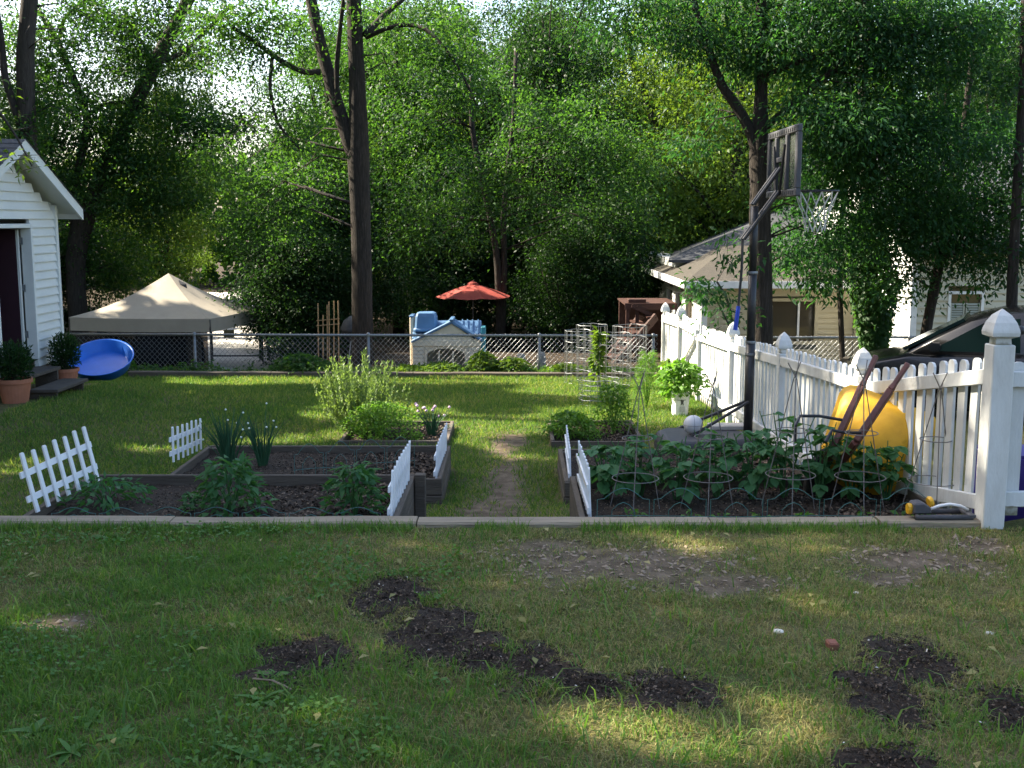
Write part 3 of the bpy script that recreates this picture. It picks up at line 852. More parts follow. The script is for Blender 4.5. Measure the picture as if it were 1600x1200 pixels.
# ------------------------------------------------------------------ GREEN WIRE BORDERS
def wire_border(label, a, b_, h=.26, n=6, m='green_wire', sag=0.0):
    a, b_ = Vector(a), Vector(b_)
    root = thing('wire_border', label, 'wire border', a, 'green wire garden borders')
    d = (b_ - a); L_ = d.length / n; d.normalize()
    r0 = .0022
    mb = MB()
    for i in range(n):
        p = a + d * L_ * i
        jit = random.uniform(-.012, .012)
        def pt(u, z): return p + d * (L_ * u) + Vector((0, jit * z / h, z))
        mb = MB()
        mb.tube([pt(.04, 0), pt(.04, h * .72), pt(.16, h * .74)] + [pt(.16 + .68 * t, h * (.74 + .26 * sin(pi * t))) for t in (.1, .25, .4, .5, .6, .75, .9)] + [pt(.84, h * .74), pt(.96, h * .72), pt(.96, 0)], r0, 4)
        mb.build('wire_panel', M[m], root)
        mb = MB()
        mb.tube([pt(.30, 0), pt(.30, h * .45)] + [pt(.30 + .4 * t, h * (.45 + .2 * sin(pi * t))) for t in (.25, .5, .75)] + [pt(.70, h * .45), pt(.70, 0)], r0, 4)
        mb.build('inner_arch', M[m], root)
    MB().tube([a + d * (L_ * n * t / 12) + Vector((0, 0, h * .30 + .004 * sin(t))) for t in range(13)], r0, 4).build('cross_wire', M[m], root)
    return root
wire_border('low green wire border along the front of the wire cage bed', (.50, 6.60, -.09), (2.55, 6.60, -.09), .25, 6)
wire_border('low green wire border along the front of the tomato bed', (-2.78, 6.58, -.085), (-.78, 6.58, -.085), .13, 7)
wire_border('green wire border standing across the onion bed', (-1.78, 8.95, -.35), (-.82, 9.35, -.35), .30, 4)

# ------------------------------------------------------------------ TOMATO CAGES (in the near right bed, upside down, legs gathered at the top)
def cage(label, px, Y, apex_py, rb, lean=(0, 0)):
    base = P(px, 800, Y); zg = -.09
    c = Vector((base.x, Y, zg))
    top = P(px, apex_py, Y).z
    root = thing('wire_cage', label, 'plant cage', c, 'cone shaped wire cages in the near bed')
    H = top - zg
    apex = c + Vector((lean[0], lean[1], H))
    ang = [R(20), R(140), R(262)]
    for q in ang:
        p0 = c + Vector((cos(q) * rb, sin(q) * rb, -.02))
        p1 = c.lerp(apex, .88) + Vector((cos(q) * .012, sin(q) * .012, 0))
        p2 = apex + Vector((cos(q + 2.6) * .05, sin(q + 2.6) * .05, random.uniform(-.02, .04)))
        MB().tube([p0, p0.lerp(p1, .5), p1, p2], .0034, 5).build('leg_wire', M['rustwire'], root)
    for t, k in ((.26, 1), (.55, 1)):
        cc = c.lerp(apex, t)
        rr = rb * (1 - t * .95)
        MB().ring(cc, rr + .004, .0031, 22, 5).build('hoop', M['rustwire'], root)
    return root
cage('wire cage nearest the path over the lowest leaves', 990, 6.95, 588, .19, (.03, .02))
cage('wire cage in front of the white ball', 1104, 6.95, 585, .20, (.03, .05))
cage('wire cage between the ball and the yellow wheelbarrow', 1232, 6.95, 565, .20, (.02, .02))
cage('wire cage in front of the yellow wheelbarrow', 1342, 6.9, 570, .20, (.0, .03))
cage('wire cage against the white fence beyond the wheelbarrow', 1452, 6.85, 585, .19, (.03, .0))

# ------------------------------------------------------------------ WHITE PICKET FENCE
FP = [(2.76, 6.32, 1.26, -.02), (2.58, 8.2, .83, -.44), (2.53, 10.4, .73, -.52), (2.53, 12.8, .61, -.6), (2.51, 14.9, .45, -.66), (2.49, 16.5, .52, -.72), (2.46, 18.0, .46, -.78)]
fence = thing('picket_fence', 'white wooden picket fence with gothic post caps running back past the beds', 'picket fence', (2.6, 10.4, -.52))
def post(root, x, y, zc, zg, w=.10, cap=True):
    MB().box(x - w / 2, x + w / 2, y - w / 2, y + w / 2, zg - .1, zc - .20).build('post', M['white_paint'], root, bevel=.006)
    if not cap: return
    mb = MB()
    z0 = zc - .20
    prof = [(w * .36, 0), (w * .34, .035), (w * .60, .05), (w * .62, .07), (w * .60, .085), (w * .50, .125), (w * .32, .165), (w * .02, .20)]
    base = 0
    for r_, z in prof:
        for sx, sy in ((-1, -1), (1, -1), (1, 1), (-1, 1)):
            mb.v.append((x + sx * r_, y + sy * r_, z0 + z))
    for i in range(len(prof) - 1):
        for j in range(4):
            mb.f.append((i * 4 + j, i * 4 + (j + 1) % 4, (i + 1) * 4 + (j + 1) % 4, (i + 1) * 4 + j))
    mb.f.append((28, 29, 30, 31))
    mb.build('post_cap', M['white_paint'], root)
for i, (x, y, zc, zg) in enumerate(FP):
    if i == 4: post(fence, x, y, zc, zg, .085, False)
    else: post(fence, x, y, zc, zg, .125 if i == 0 else .105)
_pk = {}
def picket_mesh(L_):
    key = round(L_, 2)
    if key not in _pk:
        w = .082
        o = [(-w / 2, 0, 0), (w / 2, 0, 0), (w / 2, 0, key - .022), (w / 2 - .014, 0, key - .005), (w / 2 - .028, 0, key), (-w / 2 + .028, 0, key), (-w / 2 + .014, 0, key - .005), (-w / 2, 0, key - .022)]
        _pk[key] = MB().prism(o[::-1], (0, .018, 0)).mesh('picket', M['white_paint'])
    return _pk[key]
def bay(root, p, q, tops, bots, rails, spacing=.137, skip_diag=True, side=-1, gapw=.10):
    p, q = Vector((p[0], p[1], 0)), Vector((q[0], q[1], 0))
    d = q - p; L_ = d.length; d.normalize()
    n = int((L_ - gapw) / spacing)
    off = (L_ - (n - 1) * spacing) / 2
    nrm_ = Vector((-d.y, d.x, 0))  # left of direction of travel (towards the garden when going back)
    ang = atan2(d.y, d.x)
    for i in range(n):
        s = off + i * spacing
        t = s / L_
        c = p + d * s - nrm_ * .012
        zt, zb = tops[0] * (1 - t) + tops[1] * t, bots[0] * (1 - t) + bots[1] * t
        link('picket', picket_mesh(zt - zb + random.uniform(-.008, .008)), root, Vector((c.x, c.y, zb)) - WL[root.name], (random.uniform(-.006, .006), random.uniform(-.008, .008), ang + random.uniform(-.015, .015)))
    for (za, zb2) in rails:
        a, b_ = p + d * .05 + nrm_ * .028, q - d * .05 + nrm_ * .028
        a.z, b_.z = za, zb2
        MB().bar(a, b_, .038, .088).build('rail', M['white_paint'], root, bevel=.004)
bay(fence, FP[0], FP[1], (1.0, .66), (.03, -.33), ((.87, .53), (.13, -.14)))
bay(fence, FP[1], FP[2], (.68, .58), (-.38, -.47), ((.55, .46), (-.22, -.30)))
bay(fence, FP[2], FP[3], (.57, .46), (-.47, -.55), ((.45, .33), (-.30, -.38)))
bay(fence, FP[3], FP[4], (.44, .38), (-.55, -.62), ((.31, .22), (-.40, -.46)))
bay(fence, FP[5], FP[6], (.36, .31), (-.68, -.73), ((.24, .19), (-.52, -.56)))
gate = thing('picket_gate', 'white picket gate with a diagonal brace far along the picket fence', 'gate', (2.5, 15.7, -.65))
bay(gate, (2.51, 14.97, 0, 0), (2.49, 16.42, 0, 0), (.40, .40), (-.63, -.67), ((.26, .26), (-.42, -.45)), gapw=.06)
MB().bar((2.455, 15.05, .20), (2.44, 16.35, -.38), .03, .08).build('brace', M['white_paint'], gate)
gt = thing('fence_panel', 'white fence panel running off past the nearest tall gothic post', 'fence panel', (3.3, 6.4, 0))
for za in (.86, .16):
    MB().box(2.83, 4.2, 6.335, 6.373, za - .05, za + .04).build('rail', M['white_paint'], gt, bevel=.004)
for i in range(9):
    link('picket', picket_mesh(.90), gt, Vector((2.905 + i * .137, 6.377, .05)) - WL[gt.name], (0, 0, 0))
single('storage_bin', 'purple plastic bin standing behind the nearest fence post', 'bin', MB().box(2.98, 3.5, 6.75, 7.15, Tz(3.2, 6.9), .32), M['purple'], (3.24, 6.95, Tz(3.2, 6.9)), bevel=.02)
single('post_knob', 'dark round latch ball on the nearest fence post', 'latch', MB().lathe([(.0, -.028), (.02, -.02), (.028, 0), (.02, .02), (0, .028)], 12, (2.86, 6.30, 1.14)), M['blackmetal'], (2.86, 6.30, 1.14), smooth=True)

# ------------------------------------------------------------------ CHAIN LINK FENCE
FY = 18.85
def chainlink(label, x0, x1, zt, zb, posts, y=FY, pitch=.085):
    root = thing('chain_link_fence', label, 'chain link fence', ((x0 + x1) / 2, y, zb))
    MB().tube([(x0, y, zt(x0)), ((x0 + x1) / 2, y, zt((x0 + x1) / 2) - .008), (x1, y, zt(x1))], .021, 8).build('top_rail', M['galv'], root, smooth=True)
    for px in posts:
        MB().tube([(px, y, zb - .15), (px, y, zt(px) - .0)], .026, 8).build('post', M['galv'], root, smooth=True)
        MB().lathe([(.033, -.03), (.036, 0), (.028, .025), (0, .04)], 10, (px, y, zt(px) + .005)).build('post_top', M['galv'], root, smooth=True)
    mb = MB()
    n = int((x1 - x0) / (pitch / 2))
    r_ = .0028
    for k_ in (0, 1):
        xs_ = x0 + np.arange(int((x1 - x0) / pitch) + 40) * pitch
        for xx in xs_:
            xx = xx - (20 * pitch if k_ else 20 * pitch)
            h = zt(xx) - zb + .02
            # a straight diagonal wire
            a = Vector((xx, y - .004 * (1 if k_ else -1), zb if k_ else zb + h)); b_ = Vector((xx + h * .92, y + .004, zb + h if k_ else zb))
            if b_.x < x0 or a.x > x1: continue
            if a.x < x0:
                t = (x0 - a.x) / (b_.x - a.x); a = a.lerp(b_, t)
            if b_.x > x1:
                t = (x1 - a.x) / (b_.x - a.x); b_ = a.lerp(b_, t)
            mb.tube([a, b_], r_, 3, cap=False)
    for xx in x0 + np.arange(int((x1 - x0) / pitch)) * pitch:
        mb.tube([(xx, y, zt(xx) - .03), (xx + .02, y - .018, zt(xx) + .03)], .0032, 3, cap=False)
    mb.build('wire_mesh', M['galv'], root, kind='stuff')
    return root
chainlink('grey chain link fence across the back of the yard', -9.0, 2.45, lambda x: -.13 - .006 * (x + 9) * .5, -.93, [-5.35, -2.42, .46, 2.38])
chainlink('grey chain link fence behind the picket fence in front of the cream house', 2.62, 6.9, lambda x: -.19, -1.05, [2.75, 6.7])

# ------------------------------------------------------------------ SHED
XS = -6.2
shed = thing('garden_shed', 'white clapboard shed with an open door and gable roof', 'shed', (XS - 1.5, 13.9, -.13))
RY, HW = 13.9, 1.42
def roofz(y): return 2.66 - abs(y - RY) * .46
zb0, dz = -.13, .112
door_y0, door_y1, door_z0, door_z1 = 13.50, 14.50, .0, 1.66
nb = int((2.60 - zb0) / dz)
for i in range(nb):
    za = zb0 + i * dz; zt_ = za + dz + .006
    hw = min(HW, (2.60 - zt_) / .46)
    if hw < .06: continue
    segs = [(RY - hw, RY + hw)]
    if za < door_z1 + .06:
        segs = [(RY - hw, door_y0 - .055), (door_y1 + .055, RY + hw)]
    for (ya, yb) in segs:
        if yb - ya < .05: continue
        mb = MB().add([(XS - .03, ya, za), (XS + .030, ya, za), (XS + .030, ya, za + .010), (XS + .002, ya, zt_), (XS - .03, ya, zt_),
                       (XS - .03, yb, za), (XS + .030, yb, za), (XS + .030, yb, za + .010), (XS + .002, yb, zt_), (XS - .03, yb, zt_)],
                      [(0, 1, 2, 3, 4), (9, 8, 7, 6, 5), (0, 5, 6, 1), (1, 6, 7, 2), (2, 7, 8, 3), (3, 8, 9, 4), (4, 9, 5, 0)])
        mb.build('siding_board', M['siding'], shed)
MB().box(XS - .02, XS + .045, RY + HW, RY + HW + .07, zb0 - .02, roofz(RY + HW) - .05).build('corner_trim', M['siding'], shed)
MB().box(XS - .02, XS + .045, RY - HW - .07, RY - HW, zb0 - .02, roofz(RY - HW) - .05).build('corner_trim', M['siding'], shed)
mb = MB(); mb.box(XS - 3, XS - .02, RY + HW - .02, RY + HW + .04, zb0, 2.0); mb.build('back_wall', M['siding'], shed)
MB().box(XS - 3, XS - .02, RY - HW - .04, RY - HW + .02, zb0, 2.0).build('side_wall', M['siding'], shed)
MB().box(XS - 3.05, XS - 3, RY - HW, RY + HW, zb0, 2.0).build('end_wall', M['dark_in'], shed)
MB().box(XS - 3, XS - .03, RY - HW, RY + HW, -.08, -.02).build('floor', M['dark_in'], shed)
for (ya, yb) in ((door_y0 - .055, door_y0), (door_y1, door_y1 + .055)):
    MB().box(XS - .09, XS + .05, ya, yb, door_z0 - .03, door_z1 + .055).build('door_jamb', M['siding'], shed, bevel=.004)
MB().box(XS - .09, XS + .049, door_y0, door_y1, door_z1, door_z1 + .054).build('door_header', M['siding'], shed, bevel=.004)
dr = MB().box(XS - .80, XS - .128, door_y1 - .06, door_y1 - .022, .03, door_z1 - .02).build('door', mat('maroon_board', (.035, .010, .018), (.028, .008, .014), 6, .7), shed, bevel=.004)
MB().box(XS - .127, XS - .10, door_y1 - .06, door_y1 - .022, .03, door_z1 - .02).build('door_edge', M['siding'], dr)
for z in (.25, .85, 1.45):
    MB().box(XS - .105, XS - .06, door_y1 - .02, door_y1 - .004, z, z + .09).build('hinge', M['galv'], dr)
# roof: two slabs with rake boards and shingle courses
for s in (1, -1):
    e = RY + s * 1.74
    def rz(y): return 2.72 - abs(y - RY) * .475
    MB().prism([(XS + .27, RY, rz(RY) - .05), (XS + .27, e, rz(e) - .05), (XS + .27, e, rz(e)), (XS + .27, RY, rz(RY))], (-3.5, 0, 0)).build('roof_panel', M['siding'], shed)
    MB().prism([(XS + .272, RY, rz(RY) - .13), (XS + .272, e, rz(e) - .13), (XS + .272, e, rz(e) + .012), (XS + .272, RY, rz(RY) + .012)], (.028, 0, 0)).build('rake_board', M['siding'], shed)
    MB().box(XS - 3.2, XS + .27, min(e, e + s * .02), max(e, e + s * .02), rz(e) - .12, rz(e) + .005).build('fascia', M['siding'], shed)
    ns = 13
    for i in range(ns):
        ya, yb = RY + s * 1.78 * (1 - i / ns), RY + s * 1.78 * (1 - (i + 1.15) / ns)
        if s * (yb - RY) < 0: yb = RY
        MB().add([(XS + .32, ya, rz(ya) + .022), (XS - 3.25, ya, rz(ya) + .022), (XS - 3.25, yb, rz(yb) + .012), (XS + .32, yb, rz(yb) + .012),
                  (XS + .32, ya, rz(ya) + .010), (XS - 3.25, ya, rz(ya) + .010)], [(0, 1, 2, 3), (0, 4, 5, 1)]).build('shingle_course', M['roof'], shed)
steps = thing('shed_steps', 'dark wooden steps below the open shed door', 'steps', (-5.85, 14.0, Tz(-5.8, 14)))
zg = Tz(-5.7, 14)
for i, (xa, xb, z) in enumerate(((-6.17, -5.87, -.12), (-5.86, -5.52, -.28))):
    MB().box(xa, xb, 13.5, 14.5, z - .04, z).build('tread', M['steps'], steps, bevel=.004)
for y_ in (13.56, 14.40):
    MB().box(-6.17, -5.88, y_, y_ + .04, zg - .1, -.162).build('stringer', M['steps'], steps)
    MB().box(-5.876, -5.56, y_, y_ + .04, zg - .1, -.322).build('stringer', M['steps'], steps)

def twiggy(center, rad, n, Lf, W, m, name, parent, seed, up=.3):
    r_ = np.random.default_rng(seed)
    d = nrm(r_.normal(size=(n, 3)))
    t = r_.random((n, 1)) ** .45
    lump = .75 + .5 * noise(d[:, 0] * 2 + 5, d[:, 1] * 2 + d[:, 2] * 1.7, 1.5, seed)[:, None]
    pos = np.array(center) + d * t * np.array(rad) * lump
    ax = d * .8 + r_.normal(size=(n, 3)) * .6; ax[:, 2] += up
    nor = r_.normal(size=(n, 3)) * .6 + [0, 0, 1]
    o0 = np.array(WL[parent.name]) if parent is not None else np.zeros(3)
    return link(name, leafmesh(name, pos - o0, ax, nor, Lf * (.6 + .8 * r_.random(n)), W * (.7 + .6 * r_.random(n)), m), parent)

def pot(label, x, y, z, r_, h, plabel, ph, seed):
    root = thing('flower_pot', label, 'flower pot', (x, y, z), 'terracotta pots by the shed')
    prof = [(0, 0), (r_ * .72, 0), (r_ * .92, h * .80), (r_ * .93, h * .82), (r_ * 1.02, h * .83), (r_ * 1.04, h), (r_ * .93, h), (r_ * .9, h * .86), (0, h * .86)]
    MB().lathe(prof, 28, (x, y, z)).build('pot_body', M['terracotta'], root, smooth=False)
    MB().lathe([(r_ * .9, h * .9), (0, h * .92)], 20, (x, y, z)).build('soil', M['soil'], root)
    pl = thing('potted_shrub', plabel, 'shrub', (x, y, z + h * .9), 'shrubs in the shed pots')
    mb = MB()
    for i in range(9):
        q = 2 * pi * i / 9
        mb.tube([(x, y, z + h * .9), (x + cos(q) * .06, y + sin(q) * .06, z + h + ph * .35), (x + cos(q) * .17, y + sin(q) * .17, z + h + ph * .8)], [.007, .005, .003], 4)
    mb.build('stems', M['bark2'], pl)
    twiggy((x, y, z + h + ph * .45), (r_ * 1.15, r_ * 1.15, ph * .6), 2600, .05, .016, M['leaf_dark'], 'foliage', pl, seed, .7)
p1 = P(25, 635, 13.25); pot('larger terracotta pot in front of the shed doorway', p1.x, 13.25, Tz(p1.x, 13.25), .20, .29, 'round bushy shrub in the larger pot before the shed doorway', .40, 5)
p2 = P(104, 605, 14.75); pot('terracotta pot at the far side of the shed steps', p2.x, 14.75, Tz(p2.x, 14.75), .17, .27, 'looser spreading shrub in the pot beyond the shed steps', .44, 6)

# wading pool tipped up
pc = P(156, 596, 16.6)
mb = MB()
mb.lathe([(0, .012), (.36, .012), (.385, .02), (.45, .17), (.475, .185), (.48, .175), (.455, .155), (.395, .0), (.36, -.006), (0, -.006)], 40)
for q in range(0, 360, 20):
    pass
pool = single('wading_pool', 'blue plastic wading pool tipped up beside the shed', 'wading pool', mb, M['pool'], (pc.x, 16.75, Tz(pc.x, 16.4) + .225), smooth=True, rot=(R(28), R(3), 0))

# ------------------------------------------------------------------ CANOPY TENT
tent = thing('canopy_tent', 'tan pop up canopy tent beyond the fence', 'canopy tent', (-8.2, 26.2, -1.75))
FL, FR_, = P(107, 490, 24.6), P(328, 490, 24.2)
dx = (FR_ - FL); dx.z = 0
ex = dx.normalized(); W_ = dx.length
ey = Vector((-ex.y, ex.x, 0))
ez0 = FL.z - .08
c00, c10 = Vector((FL.x, FL.y, ez0)), Vector((FR_.x, FR_.y, ez0))
c01, c11 = c00 + ey * W_, c10 + ey * W_
ctr = (c00 + c11) / 2
pk = Vector((ctr.x, ctr.y, P(246, 427, ctr.y).z))
def sagged(a, b_, n=8):
    vs, fs = [], []
    for i in range(n + 1):
        t = i / n
        for j in range(n + 1):
            s = j / n
            e_ = a.lerp(b_, s)
            p = e_.lerp(pk, t)
            p.z -= .16 * sin(pi * t) * (1 - .55 * sin(pi * s)) * .9 * (1 - .2 * t)
            p.z -= .02 * sin(pi * s) * (1 - t) ** 2
            vs.append(p)
    for i in range(n):
        for j in range(n):
            fs.append((i * (n + 1) + j, i * (n + 1) + j + 1, (i + 1) * (n + 1) + j + 1, (i + 1) * (n + 1) + j))
    return vs, fs
for a, b_ in ((c00, c10), (c10, c11), (c11, c01), (c01, c00)):
    v_, f_ = sagged(a, b_)
    MB().add(v_, f_).build('canopy_panel', M['tent'], tent, smooth=True)
    mb = MB(); n = 14
    for i in range(n + 1):
        t = i / n
        p = a.lerp(b_, t); p.z -= .02 * sin(pi * t)
        w = .008 * sin(i * 2.2)
        q = Vector((w, w, 0))
        mb.v += [tuple(p), tuple(p - Vector((0, 0, .15)) + q), tuple(p - Vector((0, 0, .29)) - q)]
    for i in range(n):
        for r0 in (0, 1):
            mb.f.append((i * 3 + r0, i * 3 + 3 + r0, i * 3 + 4 + r0, i * 3 + 1 + r0))
    mb.build('valance', M['tent'], tent, smooth=True)
for c in (c00, c10, c01, c11):
    MB().tube([c + (ctr - c) * .01 + Vector((0, 0, -.02)), Vector((c.x, c.y, Tz(c.x, c.y) - .03))], .022, 6).build('leg', M['blackmetal'], tent)
MB().prism([pk + Vector((.30, -.25, -.16)), pk + Vector((.48, -.30, -.24)), pk + Vector((.50, -.32, -.33)), pk + Vector((.34, -.30, -.24))], (0, .02, .02)).build('vent_flap', M['darkplastic'], tent)

# things under and around the tent
def vehicle(name, label, cat, loc, rz, L_, W2, H, body, glass, hood=.30, group=None, sedan=False):
    root = thing(name, label, cat, loc, group, (0, 0, rz))
    hb = H * .52
    def loft(profile_low, ws, nm, m, bev):
        pass
    if sedan:
        prof = [(-.02, .30), (.0, .46), (.06, .60), (.30, .72), (.86, .85), (.94, .87), (3.35, .93), (3.95, .90), (4.12, .78), (4.16, .45), (4.10, .26), (.08, .22)]
        gh = [(.84, .86), (1.22, 1.09), (1.60, 1.30), (1.95, 1.40), (2.50, 1.43), (3.00, 1.38), (3.50, 1.14), (3.86, .90)]
    else:
        prof = [(0, .35), (.02, .62), (.10, .80), (L_ * .30, .90), (L_ * .98, .92), (L_, .40), (L_ * .95, .30), (.1, .30)]
        gh = [(L_ * .28, .90), (L_ * .38, H), (L_ * .90, H), (L_ * .97, .92)]
    # body lofted across the width with a tumblehome
    def across(pr, yfs, nm, m, bevel=.03, sm=True):
        mb = MB()
        k = len(pr)
        for yf, sc, dzz in yfs:
            for (x, z) in pr:
                xc = L_ / 2
                mb.v.append((xc + (x - xc) * sc, yf, z - dzz * max(0, z - .25)))
        for i in range(len(yfs) - 1):
            for j in range(k):
                mb.f.append((i * k + j, i * k + (j + 1) % k, (i + 1) * k + (j + 1) % k, (i + 1) * k + j))
        mb.f.append(tuple(range(k))); mb.f.append(tuple(range((len(yfs) - 1) * k, len(yfs) * k))[::-1])
        me_ = mb.mesh(nm, m, smooth=sm)
        bm = bmesh.new(); bm.from_mesh(me_); bmesh.ops.recalc_face_normals(bm, faces=bm.faces); bm.to_mesh(me_); bm.free()
        return link(nm, me_, root)
    h = W2 / 2
    across(prof, [(-h, .965, .06), (-h * .96, .985, .02), (-h * .7, 1, 0), (0, 1.01, -.015), (h * .7, 1, 0), (h * .96, .985, .02), (h, .965, .06)], 'body', body)
    base = gh + [(gh[-1][0], .80), (gh[0][0], .80)]
    across(base, [(-h * .80, .93, .03), (-h * .70, .97, .01), (0, 1, 0), (h * .70, .97, .01), (h * .80, .93, .03)], 'cabin', body)
    # side windows, slightly proud of the cabin sides
    for s in (-1, 1):
        if sedan:
            w1 = [(1.12, .93), (1.38, 1.07), (1.74, 1.28), (2.16, 1.35), (2.18, .95)]
            w2 = [(2.26, .955), (2.26, 1.35), (2.80, 1.32), (3.20, 1.18), (3.36, .98)]
        else:
            w1 = [(L_ * .36, .96), (L_ * .41, H - .10), (L_ * .60, H - .09), (L_ * .60, .97)]
            w2 = [(L_ * .63, .97), (L_ * .63, H - .09), (L_ * .86, H - .11), (L_ * .92, .98)]
        for w in (w1, w2):
            xc = L_ / 2
            pr = [(xc + (x - xc) * .945, s * (h * .812 - max(0, z - .9) * .03), z - .02) for x, z in w]
            MB().prism(pr if s < 0 else pr[::-1], (0, s * .006, 0)).build('window', glass, root, local=True)
    (xa, za), (xb, zb_) = gh[0], gh[2] if sedan else gh[1]
    MB().prism([(xa + .05, -h * .66, za + .03), (xa + .05, h * .66, za + .03), (xb - .04, h * .60, zb_ - .03), (xb - .04, -h * .60, zb_ - .03)], (-.035, 0, .025)).build('windscreen', glass, root, local=True)
    for x in (.78, L_ - .82):
        for s in (-1, 1):
            w = MB().lathe([(.0, -.09), (.20, -.09), (.29, -.08), (.31, 0), (.29, .08), (.2, .09), (0, .09)], 22)
            me_ = w.mesh('wheel', M['tyre'], smooth=True)
            wo_ = link('wheel', me_, root, (x, s * (h - .07), .31), (pi / 2, 0, 0))
            rim = MB().lathe([(0, .095), (.15, .094), (.19, .085)], 18)
            link('rim', rim.mesh('rim', M['galv']), wo_, (0, 0, 0.0), (0, 0 if s < 0 else pi, 0))
    for s in (-1, 1):
        MB().box(-.02, .10, s * h * .70 - .16, s * h * .70 + .16, .52, .63).build('headlight', M['glass'], root, bevel=.02, local=True)
        MB().box(1.18, 1.32, s * (h * .93) - .08, s * (h * .93) + .08, .92, 1.02).build('mirror', body, root, bevel=.02, local=True)
    return root
vx = P(215, 540, 26.0)
vehicle('parked_truck', 'black vehicle parked in deep shade under the canopy tent', 'vehicle', (vx.x - 1.0, 27.4, Tz(vx.x, 26.5)), R(-52), 3.6, 1.6, 1.45, mat('matt_black_paint', (.006, .006, .007), None, 5, .75, spec=.08), M['tyre'])
cp = P(314, 565, 25.4)
single('brick_pillar', 'thick weathered brown pillar beside the tent corner', 'pillar', MB().tube([(cp.x, 24.9, -1.85), (cp.x - .01, 24.9, -1.2), (cp.x + .01, 24.9, -.45)], [.19, .165, .16], 12, jitter=.03), M['bark2'], (cp.x, 24.9, -1.75), smooth=True)
def boulder(label, c, r_, seed, m='stone', sq=(1, .8, .6), name='boulder', cat='boulder', group=None):
    bm = bmesh.new(); bmesh.ops.create_icosphere(bm, subdivisions=2, radius=r_)
    rr = random.Random(seed)
    for v in bm.verts:
        v.co *= 1 + rr.uniform(-.13, .13)
        v.co.x *= sq[0]; v.co.y *= sq[1]; v.co.z *= sq[2]
    me_ = bpy.data.meshes.new(name); bm.to_mesh(me_); bm.free(); me_.materials.append(M[m])
    return tag(link(name, me_, None, c), label, cat, group)
bp_ = P(343, 560, 24.4); boulder('dark square boulder under the tent corner', (bp_.x, 24.4, Tz(bp_.x, 24.4) + .15), .26, 3, 'stone', (1.25, .8, .85))
# far gate with a small sign by the driveway
fg = thing('driveway_gate', 'dark tube gate standing across the sunny driveway', 'gate', (-7.6, 27.8, -1.75))
gx0, gx1 = P(330, 508, 28).x, P(409, 508, 28).x
for z in (P(370, 508, 28).z, -1.6):
    MB().tube([(gx0, 28, z), (gx1, 28, z)], .022, 6).build('rail', M['blackmetal'], fg)
for x in (gx0, gx1): MB().tube([(x, 28, -1.85), (x, 28, P(370, 505, 28).z)], .026, 6).build('upright', M['blackmetal'], fg)
for px in (404, 417):
    x = P(px, 500, 28.2).x
    single('steel_post', 'thin dark post at the driveway gate' if px == 404 else 'taller dark post between gate and bushes', 'post', MB().tube([(x, 28.3, -1.9), (x, 28.3, P(px, 497 if px == 404 else 492, 28.3).z)], .035, 6), M['blackmetal'], (x, 28.3, -1.8))
sp_ = P(357, 522, 27.9)
single('gate_sign', 'small plain tan sign hung on the driveway gate', 'sign', MB().box(sp_.x - .13, sp_.x + .13, 27.94, 27.965, sp_.z - .10, sp_.z + .10), M['sign'], (sp_.x, 27.95, sp_.z))

# ------------------------------------------------------------------ PLAYHOUSE
py0 = 20.3
def PX(px): return P(px, 540, py0).x
def PZ(py): return P(700, py, py0).z
ph = thing('playhouse', 'tan plastic playhouse with blue roof behind the chain link fence', 'playhouse', (PX(697), py0 + .5, -1.02))
xl, xr = PX(645), PX(750)
zb_, ze = -1.05, PZ(531)
def lap_panel(x0, x1, y0, y1, z0, z1, nm, n=7, axis='x'):
    mb = MB()
    h = (z1 - z0) / n
    for i in range(n):
        a, b_ = z0 + i * h, z0 + (i + 1) * h
        if axis == 'x': mb.add([(x0, y0 - .02, a), (x1, y0 - .02, a), (x1, y0, b_), (x0, y0, b_), (x0, y1, a), (x1, y1, a), (x1, y1, b_), (x0, y1, b_)], [(0, 1, 2, 3), (0, 4, 5, 1), (1, 5, 6, 2), (0, 3, 7, 4), (3, 2, 6, 7), (4, 7, 6, 5)])
        else: mb.add([(x0 - .02, y0, a), (x0 - .02, y1, a), (x0, y1, b_), (x0, y0, b_), (x1, y0, a), (x1, y1, a), (x1, y1, b_), (x1, y0, b_)], [(0, 3, 2, 1), (0, 1, 5, 4), (1, 2, 6, 5), (0, 4, 7, 3), (3, 7, 6, 2), (4, 5, 6, 7)])
    return mb.build(nm, M['ph_tan'], ph)
lap_panel(PX(645), PX(662), py0, py0 + .05, zb_, ze - .12, 'siding_panel', 8)
lap_panel(PX(732), PX(750), py0, py0 + .05, zb_, ze - .12, 'siding_panel', 8)
lap_panel(xl, xl + .05, py0 + .05, py0 + 1.0, zb_, ze, 'side_wall', 9, 'y')
lap_panel(xr - .05, xr, py0 + .05, py0 + 1.0, zb_, ze, 'side_wall', 9, 'y')
MB().box(xl + .06, xr - .06, py0 + 1.0, py0 + 1.05, zb_, ze).build('back_wall', M['ph_tan'], ph)
MB().box(PX(662.5), PX(667), py0 - .01, py0 + .06, zb_, ze - .12).build('pilaster', M['ph_tan'], ph, bevel=.01)
MB().box(PX(726), PX(731.5), py0 - .01, py0 + .06, zb_, ze - .12).build('pilaster', M['ph_tan'], ph, bevel=.01)
MB().box(xl - .02, xr + .02, py0 - .03, py0 + .06, ze - .12, ze).build('lintel', M['ph_tan'], ph, bevel=.01)
